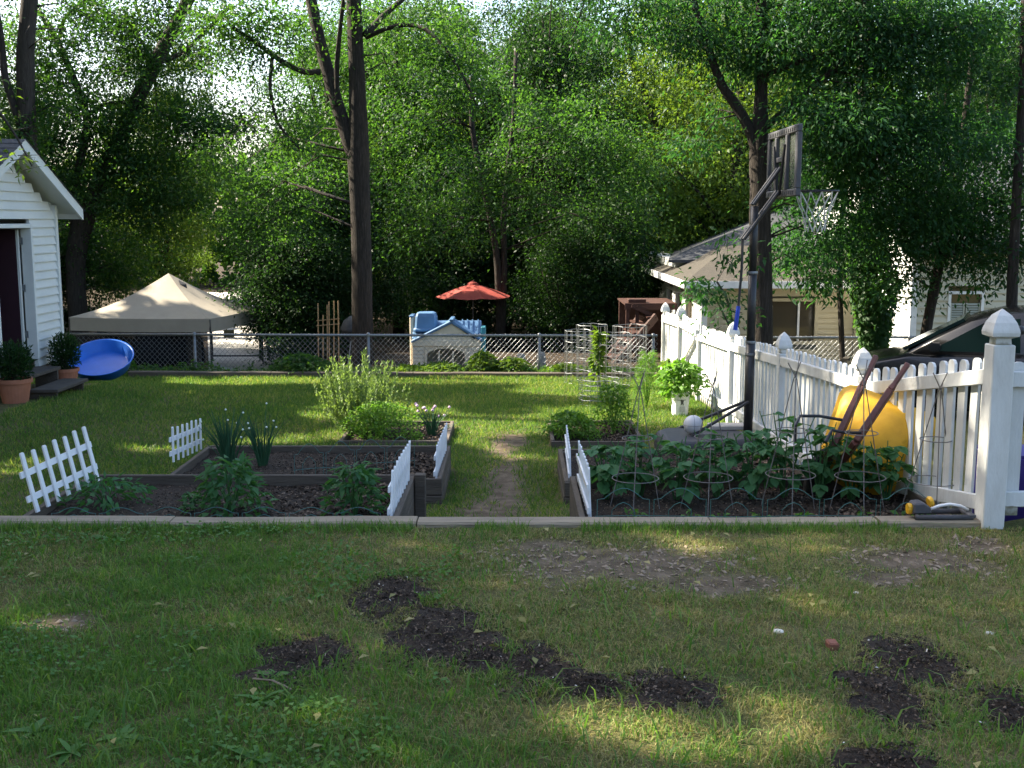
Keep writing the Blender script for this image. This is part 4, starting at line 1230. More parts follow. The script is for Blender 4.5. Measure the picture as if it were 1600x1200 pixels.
# arch above the openings
arch = [(PX(667.2), py0, ze - .122), (PX(725.8), py0, ze - .122), (PX(725.8), py0, PZ(556))]
for t in np.linspace(0, 1, 9):
    xx = PX(724.5) + (PX(668.5) - PX(724.5)) * t
    arch.append((xx, py0, PZ(552) + .085 * sin(pi * t) ** .5))
arch.append((PX(667.2), py0, PZ(556)))
MB().prism(arch, (0, .05, 0)).build('arch_panel', M['ph_tan'], ph)
for px in (684, 706): MB().box(PX(px), PX(px + 3), py0 + .005, py0 + .045, zb_, PZ(549)).build('mullion', M['ph_tan'], ph, bevel=.006)
MB().box(PX(667.2), PX(725.8), py0 + .004, py0 + .046, zb_, PZ(577)).build('sill_panel', M['ph_tan'], ph, bevel=.006)
gp = [(PX(655), py0 - .02, ze + .004), (PX(742), py0 - .02, ze + .004), (PX(706), py0 - .02, PZ(505))]
MB().prism(gp, (0, .06, 0)).build('gable', M['ph_tan'], ph)
pkx, pkz = PX(706), PZ(501)
for s, ex_ in ((-1, PX(643)), (1, PX(753))):
    ez_ = PZ(532) if s < 0 else PZ(530)
    o = [(pkx, py0 - .07, pkz + .01), (ex_, py0 - .07, ez_), (ex_, py0 - .07, ez_ - .045), (pkx, py0 - .07, pkz - .05)]
    MB().prism(o if s > 0 else o[::-1], (0, .62, 0)).build('gable_roof', M['ph_blue'], ph, bevel=.008)
MB().box(pkx - .04, pkx + .04, py0 - .09, py0 + .5, pkz - .005, pkz + .035).build('ridge_cap', M['ph_blue'], ph, bevel=.01)
# main roof behind with ribs
rl, rr_ = PX(643), PX(751)
o = [(rl, py0 + .12, ze + .01), (rl, py0 + .55, PZ(504.5)), (rl, py0 + 1.1, ze + .01)]
MB().prism(o, (rr_ - rl, 0, 0)).build('main_roof', M['ph_blue'], ph, bevel=.01)
for px in (655, 664, 673, 720, 728, 736, 745):
    x = PX(px)
    MB().prism([(x, py0 + .10, ze + .03), (x, py0 + .54, PZ(504) + .012), (x, py0 + .54, PZ(504) - .02), (x, py0 + .10, ze)], (.02, 0, 0)).build('roof_rib', M['ph_blue'], ph)
mb = MB()
for zz, sc in ((PZ(519), 1.12), (PZ(516), 1.12), (PZ(514), 1.0), (PZ(496), .90), (PZ(491), .80), (PZ(489.5), .6)):
    for sx, sy in ((-1, -.8), (-.8, -1), (.8, -1), (1, -.8), (1, .8), (.8, 1), (-.8, 1), (-1, .8)):
        mb.v.append((PX(664.5) + sx * .21 * sc, py0 + .35 + sy * .19 * sc, zz))
for i in range(5):
    for j in range(8): mb.f.append((i * 8 + j, i * 8 + (j + 1) % 8, (i + 1) * 8 + (j + 1) % 8, (i + 1) * 8 + j))
mb.f.append(tuple(range(40, 48)))
mb.build('dormer', M['ph_blue'], ph)
MB().box(PX(638), PX(644.6), py0 + .3, py0 + .7, zb_, PZ(498)).build('chimney', M['ph_tan'], ph, bevel=.015)
MB().box(PX(637.5), PX(645), py0 + .28, py0 + .72, PZ(498) + .002, PZ(495)).build('chimney_cap', M['ph_blue'], ph, bevel=.01)
MB().box(PX(751), PX(758), py0 + .25, py0 + .6, PZ(560), PZ(513)).build('shutter', M['ph_teal'], ph, bevel=.01)

# red umbrella
uy = 27.0
uc = P(739, 462, uy); ur = (P(799, 462, uy).x - P(679, 462, uy).x) / 2
um = thing('patio_umbrella', 'red patio umbrella in front of the dark trees', 'umbrella', (uc.x, uy, Tz(uc.x, uy)))
uh = P(739, 443, uy).z
zE = P(739, 463, uy).z
for k in range(8):
    q0, q1 = 2 * pi * (k + .35) / 8, 2 * pi * (k + 1.35) / 8
    vs, fs = [], []
    for i in range(7):
        t = i / 6
        for j in range(5):
            q = q0 + (q1 - q0) * j / 4
            chord = cos((q1 - q0) / 2) / cos(q - (q0 + q1) / 2)
            r_ = ur * t * (chord * .97 + .03)
            z = uh - (uh - zE) * (t ** 1.25) - .03 * t * sin(pi * j / 4)
            vs.append((uc.x + cos(q) * r_, uy + sin(q) * r_, z))
    for i in range(6):
        for j in range(4): fs.append((i * 5 + j, i * 5 + j + 1, (i + 1) * 5 + j + 1, (i + 1) * 5 + j))
    MB().add(vs, fs).build('canopy_panel', M['umbrella'], um)
MB().lathe([(.14, -.055), (.12, -.005), (.05, .03), (0, .06)], 12, (uc.x, uy, uh + .02)).build('vent_cap', M['umbrella'], um)
MB().tube([(uc.x, uy, Tz(uc.x, uy) - .05), (uc.x, uy, uh)], .022, 8).build('pole', M['blackmetal'], um)

# red brown wooden deck with stairs
dy = 22.8
def DX(px): return P(px, 500, dy).x
def DZ(py): return P(1000, py, dy).z
dk = thing('wooden_deck', 'red brown wooden deck with a stair beside the cream house', 'deck', (DX(1005), dy + .8, -1.1))
zt_ = DZ(474)
for i in range(8):
    MB().box(DX(976), 3.35, dy + i * .2, dy + i * .2 + .19, zt_ - .035, zt_).build('deck_board', M['redwood'], dk)
MB().box(DX(976), 3.35, dy - .03, dy - .004, zt_ - .13, zt_ + .004).build('rim_joist', M['redwood'], dk)
for px, yy in ((978, 0), (993, 0), (1008, 0), (978, 1.5), (1008, 1.5)):
    MB().box(DX(px), DX(px) + .07, dy + yy, dy + yy + .07, -1.25, zt_ - .036).build('post', M['redwood'], dk)
MB().bar((DX(1024), dy - .1, DZ(494)), (DX(952), dy - .9, -1.1), .05, .16).build('stringer', M['redwood'], dk)
MB().bar((DX(1012), dy + .6, DZ(490)), (DX(945), dy - .2, -1.1), .05, .16).build('stringer', M['redwood'], dk)
for t in np.linspace(.1, .9, 6):
    a = Vector((DX(1024), dy - .1, DZ(494))).lerp(Vector((DX(952), dy - .9, -1.1)), t); b_ = Vector((DX(1012), dy + .6, DZ(490))).lerp(Vector((DX(945), dy - .2, -1.1)), t)
    MB().bar(a + Vector((0, 0, .08)), b_ + Vector((0, 0, .08)), .2, .03).build('stair_tread', M['redwood'], dk)
MB().bar((DX(986), dy - .05, DZ(478)), (DX(1018), dy - .06, DZ(492)), .04, .07).build('brace', M['redwood'], dk)
MB().box(DX(978), 3.3, dy + 1.45, dy + 1.5, -1.2, zt_ - .05).build('back_panel', M['redwood'], dk)
single('planter_box', 'red brown planter box standing on the wooden deck', 'planter', MB().box(DX(982), DX(1010), dy + .1, dy + .4, zt_ + .003, DZ(468)), M['redwood'], (DX(996), dy + .25, zt_), bevel=.008)

# bamboo trellis, kettle grill, edging stones
ty = 21.6
tr_ = thing('bamboo_trellis', 'bamboo stick trellis beyond the fence beside the forked tree', 'trellis', (P(515, 540, ty).x, ty, -1.0))
for px, top in ((497, 474), (504, 492), (511, 476), (514, 471), (521, 470), (529, 470)):
    a, b_ = P(px, 545, ty), P(px + random.uniform(-1, 1), top, ty); a.z = -1.05
    MB().tube([a, b_], .013, 5).build('cane', M['bamboo'], tr_)
for py in (500, 508, 525): MB().tube([P(494, py + 1, ty - .02), P(531, py - 2, ty - .02)], .008, 5).build('cross_cane', M['bamboo'], tr_)
gy = 23.6
gc = P(548, 530, gy)
gr = thing('kettle_grill', 'grey kettle grill half hidden behind the forked trunk', 'grill', (gc.x, gy, Tz(gc.x, gy)))
zt2 = P(548, 524, gy).z
MB().lathe([(0, .30), (.12, .29), (.26, .20), (.33, .04), (.34, 0), (.33, -.02), (.28, -.16), (.14, -.25), (0, -.27)], 22, (gc.x + .12, gy, zt2 + .12)).build('bowl', M['darkplastic'], gr, smooth=True)
for q in (0, 2.1, 4.2):
    MB().tube([(gc.x + .12 + cos(q) * .18, gy + sin(q) * .18, zt2 - .06), (gc.x + .12 + cos(q) * .32, gy + sin(q) * .32, Tz(gc.x, gy) - .02)], .014, 6).build('leg', M['galv'], gr)
for i, px in enumerate((814, 846)):
    c = P(px, 560, 19.6)
    single('edging_stone', ['rounded grey marker stone left of the pair behind the fence', 'rounded grey marker stone nearer the fence post'][i], 'stone', MB().lathe([(.0, .46), (.06, .44), (.085, .36), (.09, 0)], 10, (c.x, 19.6 + i * .2, -1.0)), M['stone'], (c.x, 19.6, -1.0), smooth=True)

# ------------------------------------------------------------------ TALL WIRE CYLINDERS (back right)
def cylinder_cage(label, px, Y, r_, h, z=None):
    c = P(px, 590, Y); z = Tz(c.x, Y) if z is None else z
    root = thing('wire_cylinder', label, 'plant cage', (c.x, Y, z), 'tall cylinders of welded wire')
    nh, nv = 6, 12
    for i in range(nh):
        pts = []
        zz = z + .02 + h * i / (nh - 1)
        for j in range(18):
            q = 2 * pi * j / 18
            rr = r_ * (1 + random.uniform(-.03, .03))
            pts.append((c.x + cos(q) * rr, Y + sin(q) * rr, zz + random.uniform(-.008, .008)))
        MB().tube(pts, .0034 if i < nh - 1 else .0042, 4, closed=True).build('hoop_wire', M['galv'], root)
    mb = MB()
    for j in range(nv):
        q = 2 * pi * j / nv
        MB().tube([(c.x + cos(q) * r_, Y + sin(q) * r_, z), (c.x + cos(q) * r_ * 1.01, Y + sin(q) * r_, z + h + .02)], .0032, 4).build('upright_wire', M['galv'], root)
cylinder_cage('wire cylinder standing farthest out on the lawn', 903, 17.1, .20, .80)
cylinder_cage('wire cylinder just behind the outermost one', 924, 17.6, .24, .86)
cylinder_cage('wire cylinder in the middle with the climbing plant', 958, 16.6, .25, .78)
cylinder_cage('wire cylinder nearest the picket fence', 983, 17.4, .26, .86)
cylinder_cage('low wire cylinder standing alone on the lawn by the short bed', 936, 14.6, .26, .33)

# ------------------------------------------------------------------ CREAM HOUSE
HX0, HY0 = 3.72, 22.0
hs = thing('cream_house', 'cream sided house with a sunlit porch side behind the picket fence', 'house', (6.5, 24, -1.6))
def siding_wall(nm, a, b_, z0, z1, m, lap=.115, holes=()):
    """lapped boards between two ground points; front is to the left of a->b seen from above reversed"""
    a, b_ = Vector((a[0], a[1], 0)), Vector((b_[0], b_[1], 0))
    d = (b_ - a); L_ = d.length; d.normalize()
    nn = Vector((d.y, -d.x, 0))
    mb = MB()
    n = int((z1 - z0) / lap)
    for i in range(n):
        za, zb2 = z0 + i * lap, min(z1, z0 + (i + 1) * lap + .004)
        segs = [(0, L_)]
        for (h0, h1, hz0, hz1) in holes:
            if zb2 > hz0 and za < hz1:
                ns = []
                for s0, s1 in segs:
                    if h0 > s0: ns.append((s0, min(s1, h0)))
                    if h1 < s1: ns.append((max(s0, h1), s1))
                segs = [q for q in ns if q[1] - q[0] > .02]
        for s0, s1 in segs:
            p, q = a + d * s0, a + d * s1
            u = Vector((0, 0, 1))
            mb.add([p + nn * .036 + u * za, q + nn * .036 + u * za, q + nn * .004 + u * zb2, p + nn * .004 + u * zb2, p - nn * .05 + u * za, q - nn * .05 + u * za, q - nn * .05 + u * zb2, p - nn * .05 + u * zb2],
                   [(0, 1, 2, 3), (0, 4, 5, 1), (1, 5, 6, 2), (0, 3, 7, 4), (4, 7, 6, 5)])
    return mb.build(nm, m, hs)
XE = 7.10
wx0, wx1 = P(1196, 500, HY0).x, P(1277, 500, HY0).x
wz0, wz1 = P(1240, 538, HY0).z, P(1240, 466, HY0).z
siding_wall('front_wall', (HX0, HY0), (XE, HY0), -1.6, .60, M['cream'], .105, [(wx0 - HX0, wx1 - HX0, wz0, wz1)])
fr = MB()
for x0_, x1_, z0_, z1_ in ((wx0, wx1, wz1 - .06, wz1), (wx0, wx1, wz0, wz0 + .06), (wx0, wx0 + .06, wz0 + .061, wz1 - .061), (wx1 - .06, wx1, wz0 + .061, wz1 - .061)):
    fr.box(x0_, x1_, HY0 - .04, HY0 + .04, z0_, z1_)
wf = fr.build('window_frame', M['cream'], hs)
xm = P(1247, 500, HY0).x
MB().box(xm - .02, xm + .02, HY0 - .03, HY0 + .03, wz0 + .062, wz1 - .062).build('mullion', M['white_plastic'], wf)
MB().box(wx0 + .061, xm - .021, HY0 + .0, HY0 + .012, wz0 + .062, wz1 - .062).build('pane', M['glass'], wf)
MB().box(xm + .021, wx1 - .061, HY0 + .015, HY0 + .027, wz0 + .062, wz1 - .062).build('pane', M['glass'], wf)
MB().box(HX0 - .02, HX0 + .10, HY0 - .05, HY0 + .08, -1.6, .60).build('corner_board', M['white_plastic'], hs)
dpx = P(1337, 500, HY0).x
MB().box(dpx - .05, dpx + .05, HY0 - .06, HY0 - .024, -1.6, .55).build('trim_board', M['cream'], hs)
# porch side with openings (facing the sun)
hole = [(HY0 + .9 - HY0, 1.9, -.75, .22), (2.3, 3.4, -.75, .22), (3.8, 4.9, -.75, .22)]
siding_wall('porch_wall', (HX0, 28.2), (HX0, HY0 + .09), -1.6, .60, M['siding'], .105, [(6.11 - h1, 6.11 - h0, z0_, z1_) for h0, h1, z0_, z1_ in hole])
for h0, h1, z0_, z1_ in hole:
    ya, yb = HY0 + h0, HY0 + h1
    fr = MB()
    fr.box(HX0 - .04, HX0 + .05, ya, yb, z1_ - .05, z1_); fr.box(HX0 - .04, HX0 + .05, ya, yb, z0_, z0_ + .05)
    fr.box(HX0 - .04, HX0 + .05, ya, ya + .05, z0_ + .051, z1_ - .051); fr.box(HX0 - .04, HX0 + .05, yb - .05, yb, z0_ + .051, z1_ - .051)
    f_ = fr.build('window_frame', M['white_plastic'], hs)
    MB().box(HX0 + .01, HX0 + .022, ya + .051, yb - .051, z0_ + .051, z1_ - .051).build('pane', M['glass'], f_)
siding_wall('back_wall', (XE + 5, 28.2), (HX0, 28.2), -1.6, .60, M['cream'], .3)
# low porch roof (hip) and gutter
ez_ = .60
EX, EYf = HX0 - .40, HY0 - .42
mb = MB().add([(EX, EYf, ez_), (XE + .2, EYf, ez_), (XE + .2, 24.6, ez_ + .62), (HX0 + 1.0, 24.6, ez_ + .62), (EX, 28.4, ez_), (HX0 + 1.0, 28.4, ez_ + .52),
               (EX, EYf, ez_ - .06), (XE + .2, EYf, ez_ - .06), (EX, 28.4, ez_ - .06)],
              [(0, 1, 2, 3), (4, 0, 3, 5), (6, 7, 1, 0), (8, 6, 0, 4)])
mb.build('porch_roof', M['roof_brown'], hs)
MB().add([(EX, EYf, ez_ - .065), (XE + .2, EYf, ez_ - .065), (XE + .2, HY0 + .05, ez_ - .03), (HX0, HY0 + .05, ez_ - .03), (HX0, 28.3, ez_ - .03), (EX, 28.3, ez_ - .065)], [(0, 1, 2, 3), (0, 3, 4, 5)]).build('soffit', M['cream'], hs)
MB().box(EX - .03, EX, EYf, 28.4, ez_ - .13, ez_ + .01).build('gutter', M['white_plastic'], hs)
MB().box(EX - .03, XE + .2, EYf - .03, EYf, ez_ - .13, ez_ + .008).build('gutter', M['white_plastic'], hs)
# upper hip roof
uy0 = 24.7
pA = P(1044, 406, uy0); 
rzz = pA.z
MB().box(pA.x + .2, 14, uy0 + .3, 32, ez_ - .2, rzz - .005).build('upper_wall', M['siding'], hs)
MB().add([(pA.x, uy0, rzz), (14, uy0, rzz), (14, 29.5, rzz + 1.7), (8.4, 29.5, rzz + 1.7), (4.85, 34, rzz), (pA.x, uy0, rzz - .06), (14, uy0, rzz - .06)], [(0, 1, 2, 3), (4, 0, 3), (5, 6, 1, 0)]).build('upper_roof', M['roof'], hs)
# projecting wing with bright side wall, shuttered window
WY = 19.95
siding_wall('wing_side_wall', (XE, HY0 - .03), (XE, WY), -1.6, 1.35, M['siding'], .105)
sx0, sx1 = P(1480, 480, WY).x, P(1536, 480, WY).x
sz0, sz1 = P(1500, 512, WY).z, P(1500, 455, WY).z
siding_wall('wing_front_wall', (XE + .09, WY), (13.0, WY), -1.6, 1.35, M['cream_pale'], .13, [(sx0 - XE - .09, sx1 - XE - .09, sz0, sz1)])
MB().box(XE - .03, XE + .085, WY - .035, WY + .06, -1.6, 1.35).build('corner_board', M['white_plastic'], hs)
fr = MB()
for x0_, x1_, z0_, z1_ in ((sx0, sx1, sz1 - .05, sz1), (sx0, sx1, sz0, sz0 + .05), (sx0, sx0 + .05, sz0 + .051, sz1 - .051), (sx1 - .05, sx1, sz0 + .051, sz1 - .051)):
    fr.box(x0_, x1_, WY - .04, WY + .04, z0_, z1_)
wf2 = fr.build('window_frame', M['white_plastic'], hs)
xm2 = (sx0 + sx1) / 2
MB().box(sx0 + .052, sx1 - .052, WY + .025, WY + .035, sz0 + .052, sz1 - .052).build('pane', M['glass'], wf2)
for a, b_ in ((sx0 + .055, xm2 - .01), (xm2 + .01, sx1 - .055)):
    mb = MB()
    zz0, zz1 = sz0 + .055, sz0 + (sz1 - sz0) * .68
    mb.box(a, a + .025, WY - .012, WY + .012, zz0, zz1); mb.box(b_ - .025, b_, WY - .012, WY + .012, zz0, zz1)
    n = 9
    for i in range(n):
        z = zz0 + (zz1 - zz0) * (i + .5) / n
        mb.add([(a + .026, WY - .014, z - .018), (b_ - .026, WY - .014, z - .018), (b_ - .026, WY + .012, z + .014), (a + .026, WY + .012, z + .014)], [(0, 1, 2, 3)])
    mb.build('shutter', M['shutter'], wf2)
MB().add([(XE - .35, WY - .45, 1.30), (14, WY - .45, 1.30), (14, 24.5, 3.4), (XE - .35, 24.5, 3.4), (XE - .35, 29, 1.30), (14, 29, 1.30), (XE - .35, WY - .45, 1.20), (14, WY - .45, 1.20)], [(0, 1, 2, 3), (3, 2, 5, 4), (6, 7, 1, 0)]).build('wing_roof', M['roof'], hs)
MB().add([(XE, WY, 1.35), (XE, 28.9, 1.35), (XE, 24.5, 3.33)], [(0, 1, 2)]).build('wing_gable', M['siding'], hs)

# black car beyond the picket fence
nose = P(1328, 585, 13.9)
vehicle('parked_car', 'black car parked behind the white picket fence', 'car', (nose.x, 14.5, Tz(5, 13) - .11), R(-25), 4.16, 1.72, 1.42, M['carpaint'], M['carglass'], sedan=True)

# ------------------------------------------------------------------ BASKETBALL HOOP
hb = thing('basketball_hoop', 'portable basketball hoop seen from behind beside the picket fence', 'basketball hoop', (2.35, 11.25, -.55))
PXX, PYY = P(1172, 560, 11.25).x, 11.25
zg = -.565
mb = MB()
bx0, bx1, by0, by1 = 1.46, 2.46, 10.62, 11.5
ol = [(bx0 + .1, by0), (bx1 - .15, by0 + .12), (bx1, by0 + .3), (bx1, by1 - .3), (bx1 - .15, by1 - .12), (bx0 + .1, by1), (bx0, by1 - .12), (bx0, by0 + .12)]
for z, ins in ((zg, .0), (zg + .12, .01), (zg + .17, .035), (zg + .20, .09)):
    cx, cy = (bx0 + bx1) / 2, (by0 + by1) / 2
    for (x, y) in ol: mb.v.append((cx + (x - cx) * (1 - ins * 1.6), cy + (y - cy) * (1 - ins * 1.6), z))
for i in range(3):
    for j in range(8): mb.f.append((i * 8 + j, i * 8 + (j + 1) % 8, (i + 1) * 8 + (j + 1) % 8, (i + 1) * 8 + j))
mb.f.append(tuple(range(24, 32)))
mb.build('base_tank', M['darkplastic'], hb, bevel=.012)
ztop = P(1171, 322, PYY).z
MB().tube([(PXX, PYY, zg + .15), (PXX, PYY, .55)], .046, 14).build('lower_pole', M['blackmetal'], hb, smooth=True)
MB().tube([(PXX, PYY, .53), (PXX, PYY, 1.25)], .042, 14).build('middle_pole', M['blackmetal'], hb, smooth=True)
MB().tube([(PXX, PYY, 1.23), (PXX, PYY, ztop)], .038, 14).build('upper_pole', M['blackmetal'], hb, smooth=True)
for z in (.545, .42, 1.24): MB().lathe([(.05, -.014), (.052, 0), (.05, .014)], 14, (PXX, PYY, z)).build('collar', M['galv'], hb)
for yy in (10.95, 11.55 - .02):
    MB().tube([(PXX - .01, PYY + (yy - PYY) * .12, P(1166, 627, PYY).z), (1.72, yy - .02, zg + .17)], .017, 8).build('brace', M['blackmetal'], hb)
# backboard
BX, by0, by1 = 2.66, 10.62, 11.85
bz0, bz1 = 1.98, 2.64
fr = .07
bd = thing = thing
mb = MB()
mb.box(BX - .02, BX + .03, by0, by1, bz1 - fr, bz1); mb.box(BX - .02, BX + .03, by0, by1, bz0, bz0 + fr)
mb.box(BX - .02, BX + .03, by0, by0 + fr, bz0 + fr + .001, bz1 - fr - .001); mb.box(BX - .02, BX + .03, by1 - fr, by1, bz0 + fr + .001, bz1 - fr - .001)
bbf = mb.build('board_frame', M['boardframe'], hb, bevel=.008)
MB().box(BX + .008, BX + .02, by0 + fr + .001, by1 - fr - .001, bz0 + fr + .001, bz1 - fr - .001).build('board_panel', M['acrylic'], bbf)
ym = (by0 + by1) / 2
for yy in (ym - .22, ym + .22): MB().box(BX - .03, BX + .006, yy - .03, yy + .03, bz0 + fr + .002, bz1 - fr - .002).build('board_stile', M['boardframe'], bbf, bevel=.005)
MB().box(BX - .028, BX + .006, ym - .189, ym + .189, bz0 + .34, bz0 + .39).build('board_bar', M['boardframe'], bbf, bevel=.005)
for k in range(14):
    yy = by0 + .12 + k * (by1 - by0 - .24) / 13
    MB().box(BX - .027, BX - .021, yy - .018, yy + .018, bz1 - .05, bz1 - .022).build('slot', M['print'], bbf)
    if 1: MB().box(BX - .027, BX - .021, yy - .018, yy + .018, bz0 + .022, bz0 + .05).build('slot', M['print'], bbf)
mb = MB()
for s in (-1, 1):
    mb = MB().tube([(PXX - .02, PYY + s * .055, P(1163, 320, PYY).z), (BX - .035, ym + s * .06, bz0 + .28)], .019, 8); mb.build('upper_arm', M['blackmetal'], hb)
    mb = MB().tube([(PXX - .11, PYY + s * .055, P(1157, 374, PYY).z), (PXX, PYY + s * .055, P(1171, 350, PYY).z), (BX - .035, ym + s * .06, bz0 + .06)], .019, 8); mb.build('lower_arm', M['blackmetal'], hb)
    MB().tube([(BX - .04, ym + s * .06, bz0 + .02), (BX - .04, ym + s * .22, bz0 + .5)], .014, 6).build('board_strut', M['blackmetal'], hb)
MB().tube([(PXX - .11, PYY, P(1157, 374, PYY).z), (PXX - .115, PYY - .02, P(1157, 420, PYY).z), (PXX - .14, PYY - .03, P(1153, 480, PYY).z)], .013, 8).build('adjust_rod', M['blackmetal'], hb)
MB().tube([(PXX - .138, PYY - .03, P(1153, 478, PYY).z), (PXX - .165, PYY - .035, P(1149, 515, PYY).z)], [.022, .024], 8).build('rod_grip', M['bluegrip'], hb)
RX = BX + .34
rim = MB().ring((RX, ym, bz0 + .06), .215, .009, 28, 6); rim.box(BX + .03, BX + .125, ym - .08, ym + .08, bz0 + .03, bz0 + .075)
rimo = rim.build('rim', M['blackmetal'], hb)
mb = MB()
K = 12
lev = [(.215, .06), (.165, -.07), (.125, -.17), (.105, -.26), (.095, -.33)]
for i in range(len(lev) - 1):
    for j in range(K):
        q = 2 * pi * (j + (i % 2) * .5) / K
        for s in (-.5, .5):
            q2 = q + s * 2 * pi / K
            a = Vector((RX + cos(q) * lev[i][0], ym + sin(q) * lev[i][0], bz0 + lev[i][1])); b_ = Vector((RX + cos(q2) * lev[i + 1][0], ym + sin(q2) * lev[i + 1][0], bz0 + lev[i + 1][1] + random.uniform(-.012, .012)))
            mb.tube([a, b_], .0048, 4, cap=False)
mb.build('net', M['net'], hb)
# ball
bc = P(1083, 661, 11.05); zb2 = zg + .20 + .1
bo = MB()
ballr = .098
prof = [(sin(t) * ballr, -cos(t) * ballr) for t in np.linspace(0.001, pi - .001, 17)]
o = single('ball', 'pale grey ball resting on the hoop base', 'ball', bo.lathe(prof, 28, (bc.x, 11.05, zb2)), M['ball'], (bc.x, 11.05, zb2), smooth=True)
for ax, an in (('z', 0), ('x', 0), ('y', 0)):
    MB().ring((bc.x, 11.05, zb2), ballr + .0002, .0016, 28, 4, ax).build('seam', M['boardframe'], o)
single('paving_slab', 'tan paving slab lying by the braces of the hoop base', 'paving slab', MB().box(2.02, 2.40, 11.28, 11.48, zg + .201, zg + .245), M['concrete'], (2.2, 11.4, zg + .201), bevel=.006)

# bucket with basil
bk = P(1062, 650, 13.7)
bz = Tz(bk.x, 13.7)
bkt = thing('square_pail', 'white square pail on the grass beside the picket fence', 'pail', (bk.x, 13.7, bz))
mb = MB()
for z, r_ in ((0, .092), (.25, .108), (.255, .116), (.28, .118), (.28, .104), (.06, .09)):
    for k in range(16):
        q = 2 * pi * (k + .5) / 16
        m_ = max(abs(cos(q)), abs(sin(q)))
        f_ = 1 / m_ * .86 + .14
        mb.v.append((bk.x + cos(q) * r_ * f_, 13.7 + sin(q) * r_ * f_, bz + z))
for i in range(5):
    for j in range(16): mb.f.append((i * 16 + j, i * 16 + (j + 1) % 16, (i + 1) * 16 + (j + 1) % 16, (i + 1) * 16 + j))
mb.f.append(tuple(range(16))[::-1]); mb.f.append(tuple(range(80, 96)))
mb.build('pail_body', M['white_plastic'], bkt)
lb = MB()
cx = bk.x + .012
yf = 13.7 - .1045
lb.prism([(cx - .03, yf, bz + .05), (cx + .035, yf, bz + .05), (cx + .035, yf, bz + .12), (cx - .03, yf, bz + .12)], (0, .003, 0))
lb.build('label_panel', mat('label_grey', (.55, .56, .57), (.35, .36, .37), 60, .6), bkt)
lb = MB()
fig = [(-.02, .13), (-.014, .165), (-.022, .20), (.0, .205), (.006, .19), (.022, .198), (.012, .165), (.02, .13), (.008, .14), (.0, .155), (-.008, .14)]
lb.prism([(cx + a, yf - .003, bz + c) for a, c in fig], (0, .002, 0)); lb.build('printed_figure', M['print'], bkt)
MB().ring((bk.x, 13.7, bz + .2), .118, .003, 20, 4).build('bail', M['galv'], bkt)

# ------------------------------------------------------------------ WHEELBARROW
wc = P(1357, 692, 7.58)
a_ = Vector((.40, .10, .92)).normalized()
w_ = Vector((.86, -.50, 0)); w_ = (w_ - a_ * w_.dot(a_)).normalized()
n_ = a_.cross(w_)            # check the side
if n_.y > 0: n_ = -n_        # n_ points to the garden side = underside of the tub
wb = thing('wheelbarrow', 'yellow wheelbarrow tipped up against the white fence', 'wheelbarrow', (wc.x, wc.y, -.1))
def W3(u, v, w): return wc + a_ * u * 1.06 + w_ * v * 1.08 + n_ * w
mb = MB()
# tub: underside pan (w=+) to rim (w=-)
for (wn_, ua, ub, hw1, hw2) in ((.10, -.25, .20, .17, .215), (.075, -.30, .25, .21, .25), (-.10, -.35, .31, .26, .305), (-.115, -.37, .33, .28, .33), (-.125, -.37, .33, .28, .33), (-.11, -.33, .29, .245, .295), (.06, -.22, .16, .14, .18)):
    rad = .09
    pts = []
    for (cu, cv, q0) in ((ub - rad, hw2 - rad, 0), (ub - rad, -(hw2 - rad), -90), (ua + rad, -(hw1 - rad), 180), (ua + rad, hw1 - rad, 90)):
        arcs = [0, 30, 60, 90]
        pass
    def arc(cu, cv, d0):
        return [(cu + rad * cos(R(d0 + t)), cv + rad * sin(R(d0 + t))) for t in (0, 30, 60, 90)]
    pts = arc(ub - rad, hw2 - rad, 0) + arc(ua + rad, hw1 - rad, 90) + arc(ua + rad, -(hw1 - rad), 180) + arc(ub - rad, -(hw2 - rad), 270)
    for (u, v) in pts: mb.v.append(tuple(W3(u, v, wn_)))
for i in range(6):
    for j in range(16): mb.f.append((i * 16 + j, i * 16 + (j + 1) % 16, (i + 1) * 16 + (j + 1) % 16, (i + 1) * 16 + j))
mb.f.append(tuple(range(16))[::-1]); mb.f.append(tuple(range(96, 112)))
me_ = mb.mesh('tub', M['yellow'], WL[wb.name], smooth=True)
bm = bmesh.new(); bm.from_mesh(me_); bmesh.ops.recalc_face_normals(bm, faces=bm.faces); bm.to_mesh(me_); bm.free()
link('tub', me_, wb)
hA0, hA1 = P(1302, 700, 7.26), P(1369, 556, 7.50)
hB0, hB1 = P(1338, 690, 7.12), P(1419, 568, 7.24)
for h0, h1, lo_ in ((hA0, hA1, P(1276, 742, 7.50)), (hB0, hB1, P(1302, 740, 7.42))):
    m1 = h0.lerp(h1, .66)
    mb = MB(); mb.bar(lo_, h0, .042, .052, n_); mb.bar(h0, m1, .043, .053, n_)
    mb.bar(m1, h0.lerp(h1, .74), .042, .052, n_, .030, .034)
    mb.bar(h0.lerp(h1, .74), h1, .030, .034, n_, .034, .034)
    mb.build('handle', M['handle'], wb, bevel=.006)
lA, lB = hA0.lerp(hA1, .28), hB0.lerp(hB1, .12)
q1, q2 = P(1315, 656, 7.25), P(1345, 676, 7.04)
o1, o2 = P(1250, 650, 7.15), P(1243, 664, 7.1)
MB().tube([q1, P(1280, 650, 7.2), o1, o2, P(1242, 690, 7.1)], .011, 6).build('leg', M['blackmetal'], wb)
MB().tube([q2, P(1320, 676, 7.0), P(1300, 672, 6.98), P(1290, 690, 6.96)], .011, 6).build('leg', M['blackmetal'], wb)
wcn = P(1282, 738, 7.55)
whl = MB()
